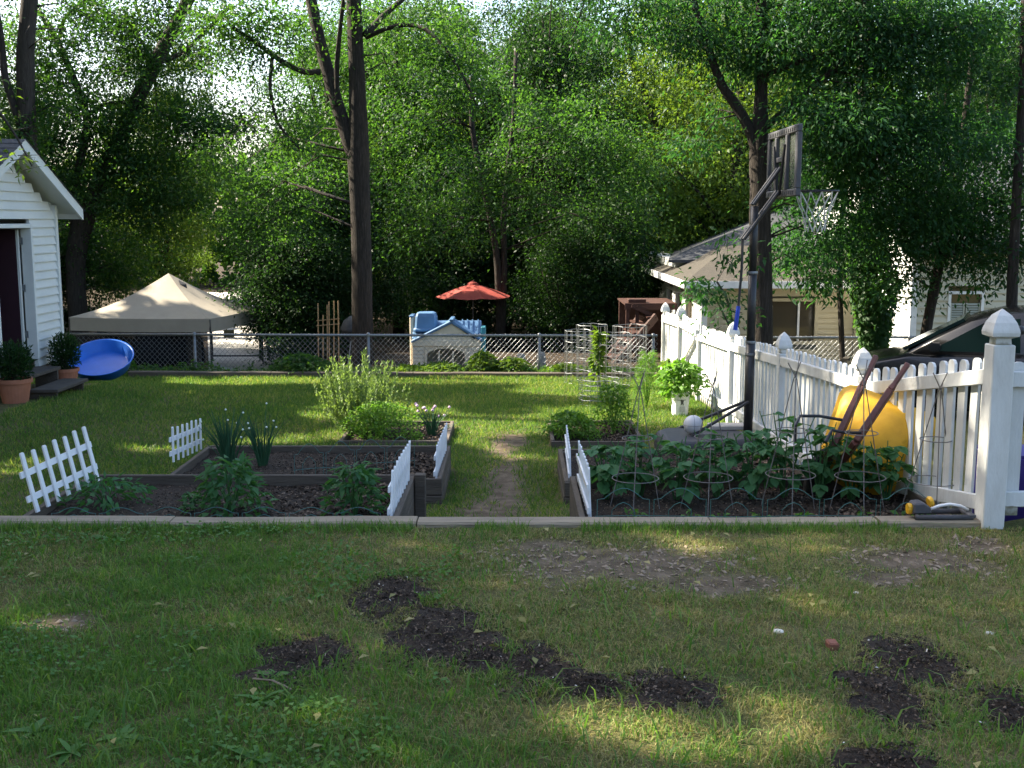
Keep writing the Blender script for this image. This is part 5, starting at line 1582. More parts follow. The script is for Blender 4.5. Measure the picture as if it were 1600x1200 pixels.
for (rr, hh_) in ((.0, -.035), (.10, -.04), (.16, -.045), (.19, 0), (.16, .045), (.10, .04), (0, .035)):
    for k in range(18):
        q = 2 * pi * k / 18
        whl.v.append(tuple(wcn + a_ * cos(q) * rr + n_ * sin(q) * rr + w_ * hh_))
for i in range(6):
    for j in range(18): whl.f.append((i * 18 + j, i * 18 + (j + 1) % 18, (i + 1) * 18 + (j + 1) % 18, (i + 1) * 18 + j))
whl.build('wheel', M['tyre'], wb, smooth=True)

# ------------------------------------------------------------------ SPRINKLER
sx, sy, sz = 2.30, 6.37, .042
sk = thing('lawn_sprinkler', 'grey oscillating sprinkler with yellow dial on the timber end', 'sprinkler', (sx + .15, sy, sz))
MB().tube([(sx + .03, sy - .06, sz + .014), (sx + .36, sy - .06, sz + .014)], .016, 8).build('sled_rail', M['boardframe'], sk, smooth=True)
MB().tube([(sx + .03, sy + .08, sz + .014), (sx + .36, sy + .08, sz + .014)], .016, 8).build('sled_rail', M['boardframe'], sk, smooth=True)
MB().prism([(sx + .02, sy - .05, sz + .03), (sx + .13, sy - .05, sz + .03), (sx + .12, sy - .05, sz + .07), (sx + .08, sy - .05, sz + .095), (sx + .025, sy - .05, sz + .09)], (0, .10, 0)).build('motor_housing', M['boardframe'], sk, bevel=.008)
mb = MB()
mb.lathe([(0, 0), (.03, 0), (.034, .012), (.03, .024), (0, .024)], 12)
me_ = mb.mesh('dial', M['yellow_plastic']); link('dial', me_, sk, (sx + .0 - sk.location.x, 0, .05), (0, pi / 2, 0))
me2 = mb.mesh('hose_coupling', M['yellow_plastic']); link('hose_coupling', me2, sk, (sx + .14 - sk.location.x, .05, .075), (0.5, pi / 2 - .3, .6))
MB().tube([(sx + .14, sy + .01, sz + .045), (sx + .19, sy + .01, sz + .065), (sx + .25, sy + .01, sz + .075), (sx + .31, sy + .01, sz + .065), (sx + .36, sy + .01, sz + .04)], .009, 8).build('spray_bar', M['white_plastic'], sk, smooth=True)
MB().box(sx + .335, sx + .375, sy - .075, sy + .095, sz + .01, sz + .032).build('end_bar', M['boardframe'], sk, bevel=.005)

# ------------------------------------------------------------------ PLANTS IN THE BEDS
def ovate(name, L_, W_, m, cup=.12):
    """pointed oval leaf with a midrib fold, along +X"""
    prof = [(0, .10), (.15, .62), (.35, 1.0), (.6, .86), (.82, .45), (1, 0.02)]
    mb = MB()
    for t, w in prof:
        z = -cup * L_ * t * t
        mb.v += [(t * L_, -w * W_ / 2, z + .10 * W_ * w), (t * L_, 0, z), (t * L_, w * W_ / 2, z + .10 * W_ * w)]
    for i in range(len(prof) - 1):
        for j in (0, 1): mb.f.append((i * 3 + j, (i + 1) * 3 + j, (i + 1) * 3 + j + 1, i * 3 + j + 1))
    return mb.mesh(name, m, smooth=True)
LEAF_BEAN = [ovate('leaf', .135, .105, M['leaf_bean']), ovate('leaf', .11, .085, M['leaf_bean'], .2), ovate('leaf', .09, .07, M['leaf_bean'], .05)]
bean_lab = ['broad leaved plant nearest the path in the wire cage bed', 'broad leaved plant behind the first wire cage', 'broad leaved plant below the ball', 'broad leaved plant behind the second wire cage',
            'broad leaved plant below the hoop pole', 'tall broad leaved plant before the white fence boards', 'broad leaved plant by the wheelbarrow leg', 'broad leaved plant in front of the yellow tub', 'broad leaved plant at the far end by the white fence']
for i, (px, Y, ht) in enumerate([(948, 7.30, .42), (1000, 7.38, .45), (1058, 7.25, .42), (1120, 7.32, .46), (1175, 7.28, .50), (1225, 7.35, .58), (1280, 7.25, .56), (1330, 7.25, .47), (1385, 7.2, .44)]):
    rr = random.Random(200 + i)
    b0 = P(px, 770, Y); b0.z = -.10
    root = thing('bean_plant', bean_lab[i], 'plant', b0, 'broad leaved plants in the wire cage bed')
    st = MB()
    for s in range(7):
        q = rr.uniform(0, 2 * pi)
        sp = rr.uniform(.05, .20)
        hh_ = ht * rr.uniform(.75, 1.05)
        p = [b0 + Vector((cos(q) * .01, sin(q) * .01, 0)), b0 + Vector((cos(q) * sp * .4, sin(q) * sp * .4, hh_ * .5)), b0 + Vector((cos(q) * sp, sin(q) * sp, hh_))]
        st.tube(p, [.007, .0055, .003], 5)
        for k in range(5):
            t = .30 + .70 * (k + rr.random() * .6) / 5
            c = p[0].lerp(p[1], t * 2) if t < .5 else p[1].lerp(p[2], min(1, t * 2 - 1))
            q2 = q + k * 2.4 + rr.uniform(-.5, .5)
            l_ = rr.uniform(.05, .10)
            e_ = c + Vector((cos(q2) * l_, sin(q2) * l_, rr.uniform(.0, .05)))
            st.tube([c, e_], [.003, .002], 4)
            for m_ in (-1, 0, 1):
                q3 = q2 + m_ * rr.uniform(.7, 1.15)
                dr_ = rr.uniform(.05, .55) + (.35 if t < .5 else 0)
                sc = rr.uniform(.6, 1.0) * (1 if m_ == 0 else .85)
                lf = link('leaf', LEAF_BEAN[rr.randrange(3)], root, e_ - b0, (rr.uniform(-.35, .35), dr_, q3))
                lf.scale = (sc, sc, sc)
    st.build('stems', M['leaf_bean'], root)

def compound_plant(name, label, cat, base, h, spread, n, Lf, W, m, seed, group=None, shape='cone', stems=7, droop=.2):
    root = thing(name, label, cat, base, group)
    r_ = np.random.default_rng(seed)
    t = r_.random(n) ** .8
    q = r_.random(n) * 2 * pi
    if shape == 'cone': rad = spread * (1 - t * .65) * np.sqrt(r_.random(n)) 
    else: rad = spread * np.sqrt(np.clip(1 - (t * 1.6 - .6) ** 2, 0, 1)) * np.sqrt(r_.random(n))
    lump = .7 + .6 * noise(q * 1.2 + 9, t * 3, 1.6, seed)
    rad = rad * lump
    pos = np.stack([np.cos(q) * rad, np.sin(q) * rad, h * (.06 + .94 * t) * (.85 + .3 * lump - .15)], 1)
    ax = np.stack([np.cos(q), np.sin(q), np.full(n, -droop)], 1) + r_.normal(size=(n, 3)) * .55
    nor = r_.normal(size=(n, 3)) * .45 + [0, 0, 1]
    st = MB()
    for i in range(stems):
        a = 2 * pi * i / stems + .3
        s = spread * random.uniform(.25, .6)
        st.tube([Vector(base), Vector(base) + Vector((cos(a) * s * .4, sin(a) * s * .4, h * .45)), Vector(base) + Vector((cos(a) * s, sin(a) * s, h * random.uniform(.75, .95)))], [.006, .005, .0025], 4)
    st.build('stems', m, root)
    link('foliage', leafmesh('foliage', pos, ax, nor, Lf * (.6 + .8 * r_.random(n)), W * (.6 + .8 * r_.random(n)), m), root)
    return root
def onbed(px, py, Y, z): 
    p = P(px, py, Y); p.z = z; return p
compound_plant('tomato_plant', 'low sprawling tomato plant beside the tipped picket border', 'tomato plant', onbed(165, 790, 7.05, -.08), .19, .28, 220, .065, .028, M['leaf_tomato'], 1, 'tomato plants in the near bed', 'dome')
compound_plant('tomato_plant', 'tall bushy tomato plant in the middle of the near bed', 'tomato plant', onbed(362, 800, 6.85, -.08), .36, .27, 360, .075, .030, M['leaf_tomato'], 2, 'tomato plants in the near bed', 'cone')
compound_plant('tomato_plant', 'bushy tomato plant nearest the path end picket border', 'tomato plant', onbed(555, 800, 6.8, -.08), .34, .23, 300, .075, .030, M['leaf_tomato'], 3, 'tomato plants in the near bed', 'cone')
compound_plant('small_seedling', 'small leafy seedling between the two bushy tomato plants', 'seedling', onbed(300, 770, 6.95, -.08), .12, .07, 60, .05, .022, M['leaf_tomato'], 4)
# herb bed
rb = onbed(560, 668, 12.15, -.56)
ro = thing('rosemary_bush', 'tall spiky rosemary bush at the back of the herb bed', 'rosemary', rb)
st = MB(); P_, A_ = [], []
r_ = np.random.default_rng(5)
for i in range(120):
    q = r_.random() * 2 * pi
    sp = .10 + .36 * r_.random()
    hh_ = (.30 + .52 * r_.random()) * (1.05 - .55 * sp)
    if i % 9 == 0: sp *= 1.5; hh_ *= .6
    p0 = rb + Vector((cos(q) * .05, sin(q) * .05, 0)); p1 = rb + Vector((cos(q) * sp * .75, sin(q) * sp * .75, hh_ * .5)); p2 = rb + Vector((cos(q) * sp, sin(q) * sp, hh_ + .12))
    st.tube([p0, p1, p2], [.005, .004, .002], 4)
    for k in range(60):
        t = .15 + .85 * k / 60
        c = p0.lerp(p1, t * 2) if t < .5 else p1.lerp(p2, t * 2 - 1)
        P_.append(c - rb); a2 = r_.random() * 2 * pi
        d_ = ((p2 - p1).normalized() * .9 + Vector((cos(a2), sin(a2), 0)) * .75)
        A_.append(d_)
st.build('stems', M['leaf_rosemary'], ro)
P_, A_ = np.array([tuple(p) for p in P_]), np.array([tuple(p) for p in A_])
link('needles', leafmesh('needles', P_, A_, r_.normal(size=P_.shape) + [0, 0, .5], .045, .017, M['leaf_rosemary']), ro)
compound_plant('oregano_bush', 'bright bushy oregano at the front of the herb bed', 'herb', onbed(595, 684, 11.75, -.56), .40, .42, 3200, .028, .019, M['leaf_herb'], 6, None, 'dome', 12, -.2)
compound_plant('small_herb', 'little yellow green herb at the front edge of the herb bed', 'herb', onbed(651, 688, 11.55, -.56), .13, .09, 220, .022, .014, M['leaf_herb'], 7, None, 'dome')
def spears(name, label, cat, base, n, h, spread, r0, m, seed, fl=None, nf=10, fr_=.012, group=None):
    root = thing(name, label, cat, base, group)
    rr = random.Random(seed)
    st = MB(); fl_at = []
    for i in range(n):
        q = rr.uniform(0, 2 * pi); s = spread * rr.random() ** .7 * (1.6 if i % 11 == 0 else 1); hh_ = h * rr.uniform(.65, 1.0) * (1 if i % 11 else .6)
        p0 = Vector(base) + Vector((cos(q) * spread * .22 * rr.random(), sin(q) * spread * .22 * rr.random(), 0))
        p1 = p0 + Vector((cos(q) * s * .35, sin(q) * s * .35, hh_ * .55)); p2 = p0 + Vector((cos(q) * s, sin(q) * s, hh_))
        st.tube([p0, p1, p2], [r0, r0 * .9, r0 * .3], 4)
        if fl and i < nf:
            fl_at.append(p2 + Vector((0, 0, fr_)))
    st.build('leaves', m, root)
    if fl:
        fme = MB().lathe([(0, -fr_), (fr_ * .8, -fr_ * .5), (fr_, 0), (fr_ * .7, fr_ * .6), (0, fr_)], 7).mesh('flower', M[fl])
        for q in fl_at: link('flower', fme, root, q - Vector(base))
    return root
spears('chive_clump', 'chive clump with pink flower heads in the herb bed corner', 'chives', onbed(675, 672, 11.95, -.55), 60, .34, .20, .004, M['leaf_onion'], 8, 'flowerpink', 12, .018)
spears('onion_clump', 'wider onion clump beside the small picket border', 'onion clump', onbed(356, 706, 9.55, -.35), 50, .50, .23, .0058, M['leaf_onion'], 9, 'flowerwhite', 8, .010, 'onion clumps in the middle bed')
spears('onion_clump', 'slimmer onion clump nearer the path', 'onion clump', onbed(410, 706, 9.55, -.35), 32, .50, .19, .0058, M['leaf_onion'], 10, 'flowerwhite', 7, .010, 'onion clumps in the middle bed')
# right short bed
compound_plant('leafy_clump', 'low rounded leafy clump at the path corner of the short bed', 'plant', onbed(890, 682, 11.9, -.55), .27, .28, 1100, .05, .026, M['leaf_herb'], 11, None, 'dome', 8)
compound_plant('tall_herb', 'loose tall herb in the middle of the short bed', 'plant', onbed(958, 682, 12.1, -.55), .52, .30, 1300, .042, .02, M['leaf_herb'], 12, None, 'cone', 9)
compound_plant('small_herb', 'thin low herb beside the tall one in the short bed', 'plant', onbed(922, 688, 11.7, -.55), .13, .13, 260, .03, .016, M['leaf_herb'], 13, None, 'dome')
compound_plant('feathery_fennel', 'feathery green fennel standing behind the short bed', 'fennel', onbed(1010, 660, 14.2, Tz(1.7, 14.2)), .72, .26, 2600, .05, .006, M['leaf_herb'], 14, None, 'cone', 10, -.5)
compound_plant('climbing_vine', 'vine with pale leaves climbing the middle wire cylinder', 'vine', onbed(936, 600, 16.55, Tz(1.3, 16.5)), .85, .12, 240, .10, .07, M['leaf_light'], 15, None, 'cone', 5)
compound_plant('basil_plant', 'bushy bright green plant growing in the white pail', 'plant', (bk.x, 13.7, bz + .22), .44, .27, 620, .085, .055, M['leaf_basil'], 16, None, 'dome', 10, .35)
# seedlings along the front of the wire cage bed
sl_ = ['little seedling at the foot of the first wire cage', 'little seedling left of the second cage leg', 'little seedling by the second cage', 'little seedling between second and third cages', 'little seedling below the third cage',
       'little seedling in front of the wheelbarrow', 'little seedling nearest the sprinkler', 'little seedling at the sprinkler dial']
for i, (px, py, Y) in enumerate([(992, 800, 6.75), (1078, 803, 6.72), (1128, 812, 6.65), (1190, 812, 6.66), (1252, 815, 6.64), (1350, 808, 6.68), (1408, 812, 6.66), (1452, 800, 6.75)]):
    compound_plant('seedling', sl_[i], 'seedling', onbed(px, py, Y, -.085), .075, .055, 16, .05, .022, M['leaf_weed'], 30 + i, 'seedlings in the wire cage bed', 'dome', 3)

# plants along the back edging
for i, (px, py, h, s, lab) in enumerate([(755, 583, .46, .30, 'sunny leafy bush in front of the playhouse corner'), (690, 585, .28, .5, 'low leafy plants before the playhouse windows'), (800, 585, .36, .36, 'thin leafy bush behind the back edging'),
                                    (640, 585, .24, .45, 'low plants beside the playhouse chimney'), (885, 585, .26, .4, 'low plants behind the wire cylinders'), (470, 585, .42, .55, 'green mound beyond the back edging under the bamboo trellis'), (1060, 588, .3, .3, 'weedy plant at the foot of the picket gate post')]):
    b0 = P(px, py, 18.45 if i != 6 else 17.4); b0.z = Tz(b0.x, b0.y)
    compound_plant('border_plant', lab, 'plant', b0, h + .06, s, int(1500 * s / .4), .07, .04, M['leaf_light'] if i != 5 else M['leaf_mid'], 60 + i, 'leafy plants along the back edging', 'dome', 8)
rr_ = np.random.default_rng(77)
n = 9000
x = rr_.uniform(-6.5, 2.4, n); y = rr_.uniform(18.2, 19.0, n)
k_ = noise(x, y * .5, 1.0, 88) > .42; x, y = x[k_], y[k_]; n = len(x)
zz = T(x, y) + rr_.random(n) ** 1.4 * .40 * noise(x, y, 1.3, 89) + .03
ax = rr_.normal(size=(n, 3)); ax[:, 2] *= .5
tag(link('fence_weeds', leafmesh('fence_weeds', np.stack([x, y, zz], 1), ax, rr_.normal(size=(n, 3)) * .5 + [0, 0, 1], .085, .045, M['leaf_mid']), kind='stuff'), 'tangle of low weeds between back edging and fence', 'weeds')

# weed rosettes and bits in the front lawn
BLADE = [ovate('leaf', .13, .034, M['leaf_weed'], .25), ovate('leaf', .11, .030, M['leaf_weed'], .4), ovate('leaf', .085, .036, M['leaf_weed'], .2)]
wl = ['broad bladed weed rosette nearest the lower corner of the lawn', 'pair of weed rosettes growing together, the farther one', 'weed rosette beside the pair', 'weed rosette cut by the bottom edge of the picture', 'weed rosette below the oval soil patch',
      'weed rosette in the grass in line with the oval soil patch', 'small weed rosette close to the near timber', 'weed rosette with flat leaves above the oval soil patch', 'weed rosette lowest in the lawn corner', 'weed rosette at the grassy edge of the wide soil patch']
for i, (px, py, n, sc) in enumerate([(52, 1148, 9, 1.0), (140, 1130, 10, .85), (190, 1155, 9, .95), (395, 1190, 9, 1.05), (430, 1060, 8, .8), (410, 1098, 7, .85), (165, 842, 7, .75), (440, 942, 9, .8), (110, 1180, 8, .9), (480, 1108, 7, .8)]):
    c = G(px, py)
    rr = random.Random(i + 900)
    root = thing('weed_rosette', wl[i], 'weed', c, 'weed rosettes in the front lawn')
    for k in range(n):
        lf = link('leaf', BLADE[rr.randrange(3)], root, (0, 0, .008), (rr.uniform(-.3, .3), -rr.uniform(.10, .60), 2 * pi * k / n + rr.uniform(-.3, .3)))
        s = sc * rr.uniform(.7, 1.1); lf.scale = (s, s, s)
for i, (px, py, rx, lab, m) in enumerate([(1300, 1014, .035, 'red brown brick fragment lying in the lawn', 'brick'), (1215, 990, .022, 'pale flat stone lying in the lawn above the brick fragment', 'stonebits'), (1338, 928, .013, 'tiny pale stone in the lawn below the wheelbarrow', 'stonebits'), (1545, 992, .018, 'pale stone in the lawn below the fence corner', 'stonebits'), (672, 1017, .012, 'white pebble on the wide soil patch', 'stonebits'), (890, 1050, .012, 'white pebble beside the narrow grassy soil patch', 'stonebits')]):
    c = G(px, py)
    if m == 'brick':
        single('brick_fragment', lab, 'brick', MB().box(c.x - .022, c.x + .022, c.y - .03, c.y + .03, c.z, c.z + .035), M['brick'], c, bevel=.006)
    else:
        boulder(lab, (c.x, c.y, c.z + rx * .4), rx, i, m, (1.2, .9, .45), 'pebble', 'stone', 'pale stones in the front lawn')
tw = MB()
a, b_ = G(395, 1072), G(455, 1085)
single('fallen_twig', 'thin dry twig lying beside the oval soil patch', 'twig', tw.tube([a + Vector((0, 0, .03)), (a + b_) / 2 + Vector((0, .01, .035)), b_ + Vector((0, 0, .02))], .004, 5), M['twig'], a)

# ------------------------------------------------------------------ TREES
def clumps(center, radii, n, r_, shell=.55):
    d = nrm(r_.normal(size=(n, 3)))
    t = shell + (1 - shell) * r_.random((n, 1)) ** .6
    t[r_.random(n) < .35] *= .6
    return np.array(center) + d * t * np.array(radii)

def foliage(cl, per, size, L_, W_, r_, flat=.55, droop=.35):
    n = len(cl) * per
    c = np.repeat(cl, per, 0)
    sz = np.repeat(size * (.6 + .8 * r_.random(len(cl))), per)[:, None]
    off = r_.normal(size=(n, 3)) * [1, 1, flat] * sz
    pos = c + off
    ax = off / sz * .5 + r_.normal(size=(n, 3)) * .6
    ax[:, 2] -= droop
    nor = r_.normal(size=(n, 3)) * .55 + [0, 0, 1]
    return pos, ax, nor, L_ * (.6 + .8 * r_.random(n)), W_ * (.6 + .8 * r_.random(n))

def tree(name, label, base, paths, blobs, bark, leaf, L_, W_, seed, group=None, per=60, csize=.42, do_carve=True, twigs=True, cat='tree', droop=.35):
    """paths: lists of (Vector, radius); blobs: (center, radii, n_clumps)"""
    root = thing(name, label, cat, base, group)
    r_ = np.random.default_rng(seed)
    tr = MB()
    nodes = []
    for pth in paths:
        # smooth the path a little
        pts = [Vector(p) for p, _ in pth]; rs = [q for _, q in pth]
        P2, R2 = [], []
        for i in range(len(pts) - 1):
            for k in range(3):
                t = k / 3
                p0, p1, p2, p3 = pts[max(0, i - 1)], pts[i], pts[i + 1], pts[min(len(pts) - 1, i + 2)]
                P2.append(.5 * ((2 * p1) + (p2 - p0) * t + (2 * p0 - 5 * p1 + 4 * p2 - p3) * t * t + (3 * p1 - p0 - 3 * p2 + p3) * t ** 3))
                R2.append(rs[i] * (1 - t) + rs[i + 1] * t)
        P2.append(pts[-1]); R2.append(rs[-1])
        tr.tube(P2, R2, 12 if max(R2) > .1 else 7, jitter=.05)
        nodes += list(zip(P2, R2))
    all_ = []
    for (c, rad, n) in blobs:
        cl = clumps(c, rad, n, r_)
        all_.append(cl)
        if twigs and nodes:
            for q in cl[:max(3, n // 5)]:
                q = Vector(q)
                st_, sr = min(nodes, key=lambda a: (a[0] - q).length + (6 if a[0].z > q.z + .5 else 0))
                mid = st_.lerp(q, .5) + Vector((random.uniform(-.2, .2), random.uniform(-.2, .2), .15 * (q - st_).length))
                r0 = min(sr * .30, .010 + .006 * (q - st_).length)
                tr.tube([st_, mid, q], [r0, r0 * .6, .006], 5)
    tr.build('trunk', bark, root, smooth=True)
    cl = np.concatenate(all_)
    pos, ax, nor, l, w = foliage(cl, per, csize, L_, W_, r_, droop=droop)
    if do_carve:
        k = carve(pos, LIT2 if do_carve == 'some' else None); pos, ax, nor, l, w = pos[k], ax[k], nor[k], l[k], w[k]
    link('crown', leafmesh('crown', pos - np.array(WL[root.name]), ax, nor, l, w, leaf), root)
    return root

def pp(Y, *pts):
    """(px, py, radius px[, dY]) -> (point, radius)"""
    o = []
    for q in pts:
        y = Y + (q[3] if len(q) > 3 else 0)
        o.append((P(q[0], q[1], y), q[2] * y / FPX))
    return o
def bl(px, py, Y, rx, ry, n, dz=None):
    c = P(px, py, Y)
    s = Y / FPX
    return (c, (rx * s, dz or max(.6, rx * s * .7), ry * s), n)

# forked hero tree
pb = pp(22.0, (566, 600, 21), (566, 560, 17.5), (566, 480, 16), (564, 360, 15.5), (560, 250, 17), (559, 150, 13), (555, 60, 12), (552, -20, 11), (548, -120, 9))
pb2 = pp(22.0, (558, 262, 10), (546, 222, 11), (526, 160, 10, .1), (506, 90, 9.5, .2), (488, 10, 8.5, .3), (476, -70, 7, .4))
pb3 = pp(22.0, (527, 165, 5), (526, 110, 4), (532, 40, 3.4, -.3), (540, -20, 3, -.5))
pb4 = pp(22.0, (499, 112, 5), (474, 112, 4.5, -.2), (440, 96, 4, -.4), (405, 70, 3.4, -.6), (360, 40, 2.6, -.9))
pb5 = pp(22.0, (426, 86, 3, -.5), (422, 140, 2.6, -.7), (436, 195, 2.2, -.8), (468, 232, 1.6, -1))
pb6 = pp(22.0, (571, 55, 6), (600, 24, 4.5, .3), (640, -10, 3.5, .5))
pb7 = pp(22.0, (572, 58, 4), (620, 40, 3.5, -.3), (665, 46, 3, -.6), (710, 95, 2, -.8), (745, 165, 1.4, -1))
bb = pb[0][0].copy(); bb.z = Tz(bb.x, 22)
tree('forked_tree', 'tall dark tree with a forked trunk just behind the chain link fence', bb, [pb, pb2, pb3, pb4, pb5, pb6, pb7],
     [bl(640, 30, 22.3, 110, 70, 26), bl(720, 120, 21.6, 80, 70, 18), bl(400, 60, 21.6, 110, 70, 26), bl(430, 200, 21.3, 70, 60, 10), bl(520, -60, 22, 190, 70, 40), bl(620, 120, 23, 60, 50, 6), bl(470, 300, 23.5, 60, 60, 14), bl(400, 330, 24.5, 70, 50, 16), bl(350, 250, 24, 50, 50, 8)], M['bark'], M['leaf_mid'], .088, .046, 1, per=150, csize=.30)

# left trees
pl1 = pp(29.5, (128, 600, 18), (124, 520, 15), (118, 430, 15), (124, 370, 16), (150, 300, 13), (185, 220, 12), (222, 140, 11), (262, 60, 10), (310, -30, 8))
pl2 = pp(29.5, (121, 385, 8), (116, 330, 7), (124, 260, 6.5), (136, 190, 6), (118, 130, 5.5), (92, 70, 5), (70, 30, 4), (40, -10, 3))
pl3 = pp(29.5, (92, 68, 3.5), (100, 30, 3), (125, 8, 3), (150, -15, 2.5))
pl4 = pp(29.5, (138, 180, 3), (160, 165, 3), (200, 160, 3.5, -.1), (245, 175, 3, -.3), (300, 205, 2.5, -.6), (330, 240, 1.8, -.8))
pl5 = pp(29.5, (240, 100, 4), (280, 85, 3.5, .3), (320, 50, 3, .5), (360, 10, 2.4, .8))
b0 = pl1[0][0].copy(); b0.z = Tz(b0.x, 29.5)
tree('leaning_tree', 'grey tree with a leaning main stem and pale curving limb behind the shed', b0, [pl1, pl2, pl3, pl4, pl5],
     [bl(110, 250, 29.8, 90, 90, 72), bl(230, 280, 29.3, 100, 80, 81), bl(200, 110, 29.0, 60, 40, 17), bl(290, 60, 29.4, 90, 60, 57), bl(320, 180, 29.0, 80, 60, 48), bl(160, 400, 30.6, 90, 70, 52), bl(60, 60, 29.0, 70, 50, 22), bl(230, 20, 29, 60, 40, 22), bl(60, 150, 30, 60, 60, 22), bl(150, 30, 29.5, 50, 50, 17), bl(110, 130, 29.5, 40, 50, 12), bl(190, 190, 29, 60, 40, 15), bl(300, -60, 29.0, 160, 60, 57)], M['bark2'], M['leaf_mid'], .10, .052, 2, per=150, csize=.38, do_carve='some')
pl6 = pp(20.0, (52, 480, 15), (48, 300, 14), (42, 180, 13.5), (40, 80, 13), (48, -20, 12), (56, -90, 10))
pl7 = pp(20.0, (38, 215, 6), (22, 165, 6), (8, 120, 5.5), (2, 60, 5), (-8, 0, 4))
b0 = pl6[0][0].copy(); b0.z = Tz(b0.x, 20)
tree('shed_tree', 'upright grey tree rising directly behind the shed roof', b0, [pl6, pl7], [bl(30, 60, 19.6, 60, 60, 22), bl(10, 200, 19.6, 50, 60, 16), bl(80, 140, 20.3, 50, 60, 14), bl(110, 30, 20.2, 50, 40, 12), bl(40, -50, 20, 150, 60, 32)], M['bark2'], M['leaf_mid'], .082, .042, 3, per=115, csize=.26)

# drooping branch of leaves in front of the shed gable comes from an overhanging tree out of view
hang = tree('overhanging_bough', 'sunny leaf sprays hanging in front of the shed gable', P(-60, 120, 13), [pp(13, (-200, 60, 8), (-60, 120, 4), (10, 190, 2), (50, 260, 1))], [bl(40, 255, 13, 26, 14, 3), bl(-10, 150, 13, 40, 40, 6)], M['bark2'], M['leaf_light'], .085, .035, 4, per=14, csize=.10, do_carve=False, cat='bough')

# twin trunk tree by the house
pc1 = pp(35.5, (1068, 540, 17), (1070, 430, 15), (1073, 340, 15), (1070, 285, 14), (1076, 240, 11), (1080, 190, 10), (1076, 140, 7), (1070, 60, 6))
pc2 = pp(35.5, (1062, 320, 9), (1045, 270, 7.5), (1030, 215, 7), (1012, 160, 6), (988, 100, 5), (975, 30, 4))
pc3 = pp(35.5, (1082, 262, 8), (1098, 225, 8), (1102, 195, 7), (1092, 165, 6), (1100, 90, 5))
pc4 = pp(35.5, (1088, 265, 4.5), (1115, 250, 4), (1150, 225, 3), (1180, 190, 2))
b0 = pc1[0][0].copy(); b0.z = Tz(b0.x, 35.5)
tree('knotted_tree', 'knotted two stemmed tree rising behind the corner of the cream house', b0, [pc1, pc2, pc3, pc4],
     [bl(960, 120, 35.5, 110, 90, 34), bl(1060, 60, 36, 110, 80, 34), bl(1000, 250, 34.6, 70, 60, 12), bl(1020, 340, 34.5, 50, 60, 10), bl(1140, 280, 37, 70, 70, 14), bl(860, 70, 35, 80, 60, 20)], M['bark2'], M['leaf_mid'], .11, .06, 5, per=150, csize=.42)

# tree behind the hoop
pd1 = pp(15.6, (1191, 650, 20), (1190, 560, 18), (1189, 420, 17.5), (1187, 300, 16), (1186, 240, 15), (1189, 150, 10), (1190, 60, 9), (1188, -60, 8))
pd2 = pp(15.6, (1184, 245, 10), (1172, 205, 9), (1150, 165, 8), (1126, 130, 7), (1105, 70, 5.5), (1080, -10, 4.5))
pd3 = pp(15.6, (1190, 205, 6), (1240, 160, 5, -.2), (1300, 110, 5, -.4), (1335, 70, 4.5, -.5), (1350, 0, 4, -.6))
pd4 = pp(15.6, (1189, 120, 4), (1270, 90, 4, -.3), (1400, 60, 3.5, -.5), (1520, 40, 3, -.6))
pd5 = pp(15.6, (1191, 260, 4), (1260, 235, 3.5, .3), (1340, 250, 3, .4), (1430, 300, 2, .2))
b0 = pd1[0][0].copy(); b0.z = Tz(b0.x, 15.6)
tree('hoop_tree', 'large dark tree standing just behind the basketball hoop', b0, [pd1, pd2, pd3, pd4, pd5],
     [bl(1290, 60, 15.4, 130, 80, 60), bl(1130, 50, 15.8, 90, 70, 34), bl(1440, 80, 15.2, 130, 90, 60), bl(1300, 190, 15, 90, 60, 40), bl(1400, 230, 15.4, 100, 80, 54), bl(1300, 300, 16, 80, 70, 34), bl(1420, 330, 16, 90, 60, 34), bl(1270, 390, 16.2, 70, 50, 12), bl(1540, 190, 15.2, 70, 120, 12), bl(1100, 200, 16.4, 50, 50, 6), bl(1300, -60, 15.5, 260, 70, 60), bl(1000, 20, 15.6, 90, 60, 20)],
     M['bark'], M['leaf_near'], .080, .030, 6, per=150, csize=.24, droop=.55)
# leaf sprays low over the fence
tree('low_sapling', 'thin sapling with hanging pointed leaves before the porch corner', (P(1150, 600, 14.4).x, 14.4, Tz(2.9, 14.4)), [pp(14.4, (1150, 640, 3), (1146, 560, 2.6), (1140, 480, 2.2), (1120, 440, 1.5)), pp(14.4, (1144, 520, 1.5), (1120, 470, 1.2), (1100, 450, .8))],
     [bl(1110, 450, 14.4, 45, 26, 11), bl(1130, 490, 14.4, 26, 30, 5), bl(1080, 445, 14.2, 22, 10, 3), bl(1150, 400, 14.5, 35, 30, 6)], M['bark2'], M['leaf_near'], .10, .036, 7, per=22, csize=.14, droop=.6)
tree('window_boughs_tree', 'slim tree with drooping leaves in front of the cream house window', (P(1300, 560, 17.3).x, 17.3, Tz(5, 17.3)), [pp(17.3, (1318, 660, 5), (1316, 560, 4.5), (1312, 440, 4.5), (1316, 330, 4), (1325, 240, 3))],
     [bl(1260, 395, 17.2, 80, 36, 26), bl(1300, 345, 17.3, 90, 46, 34), bl(1235, 350, 17.4, 50, 36, 10), bl(1230, 440, 17, 40, 26, 6), bl(1290, 460, 17.1, 34, 24, 5)], M['bark'], M['leaf_near'], .115, .040, 8, per=34, csize=.19, droop=.6)

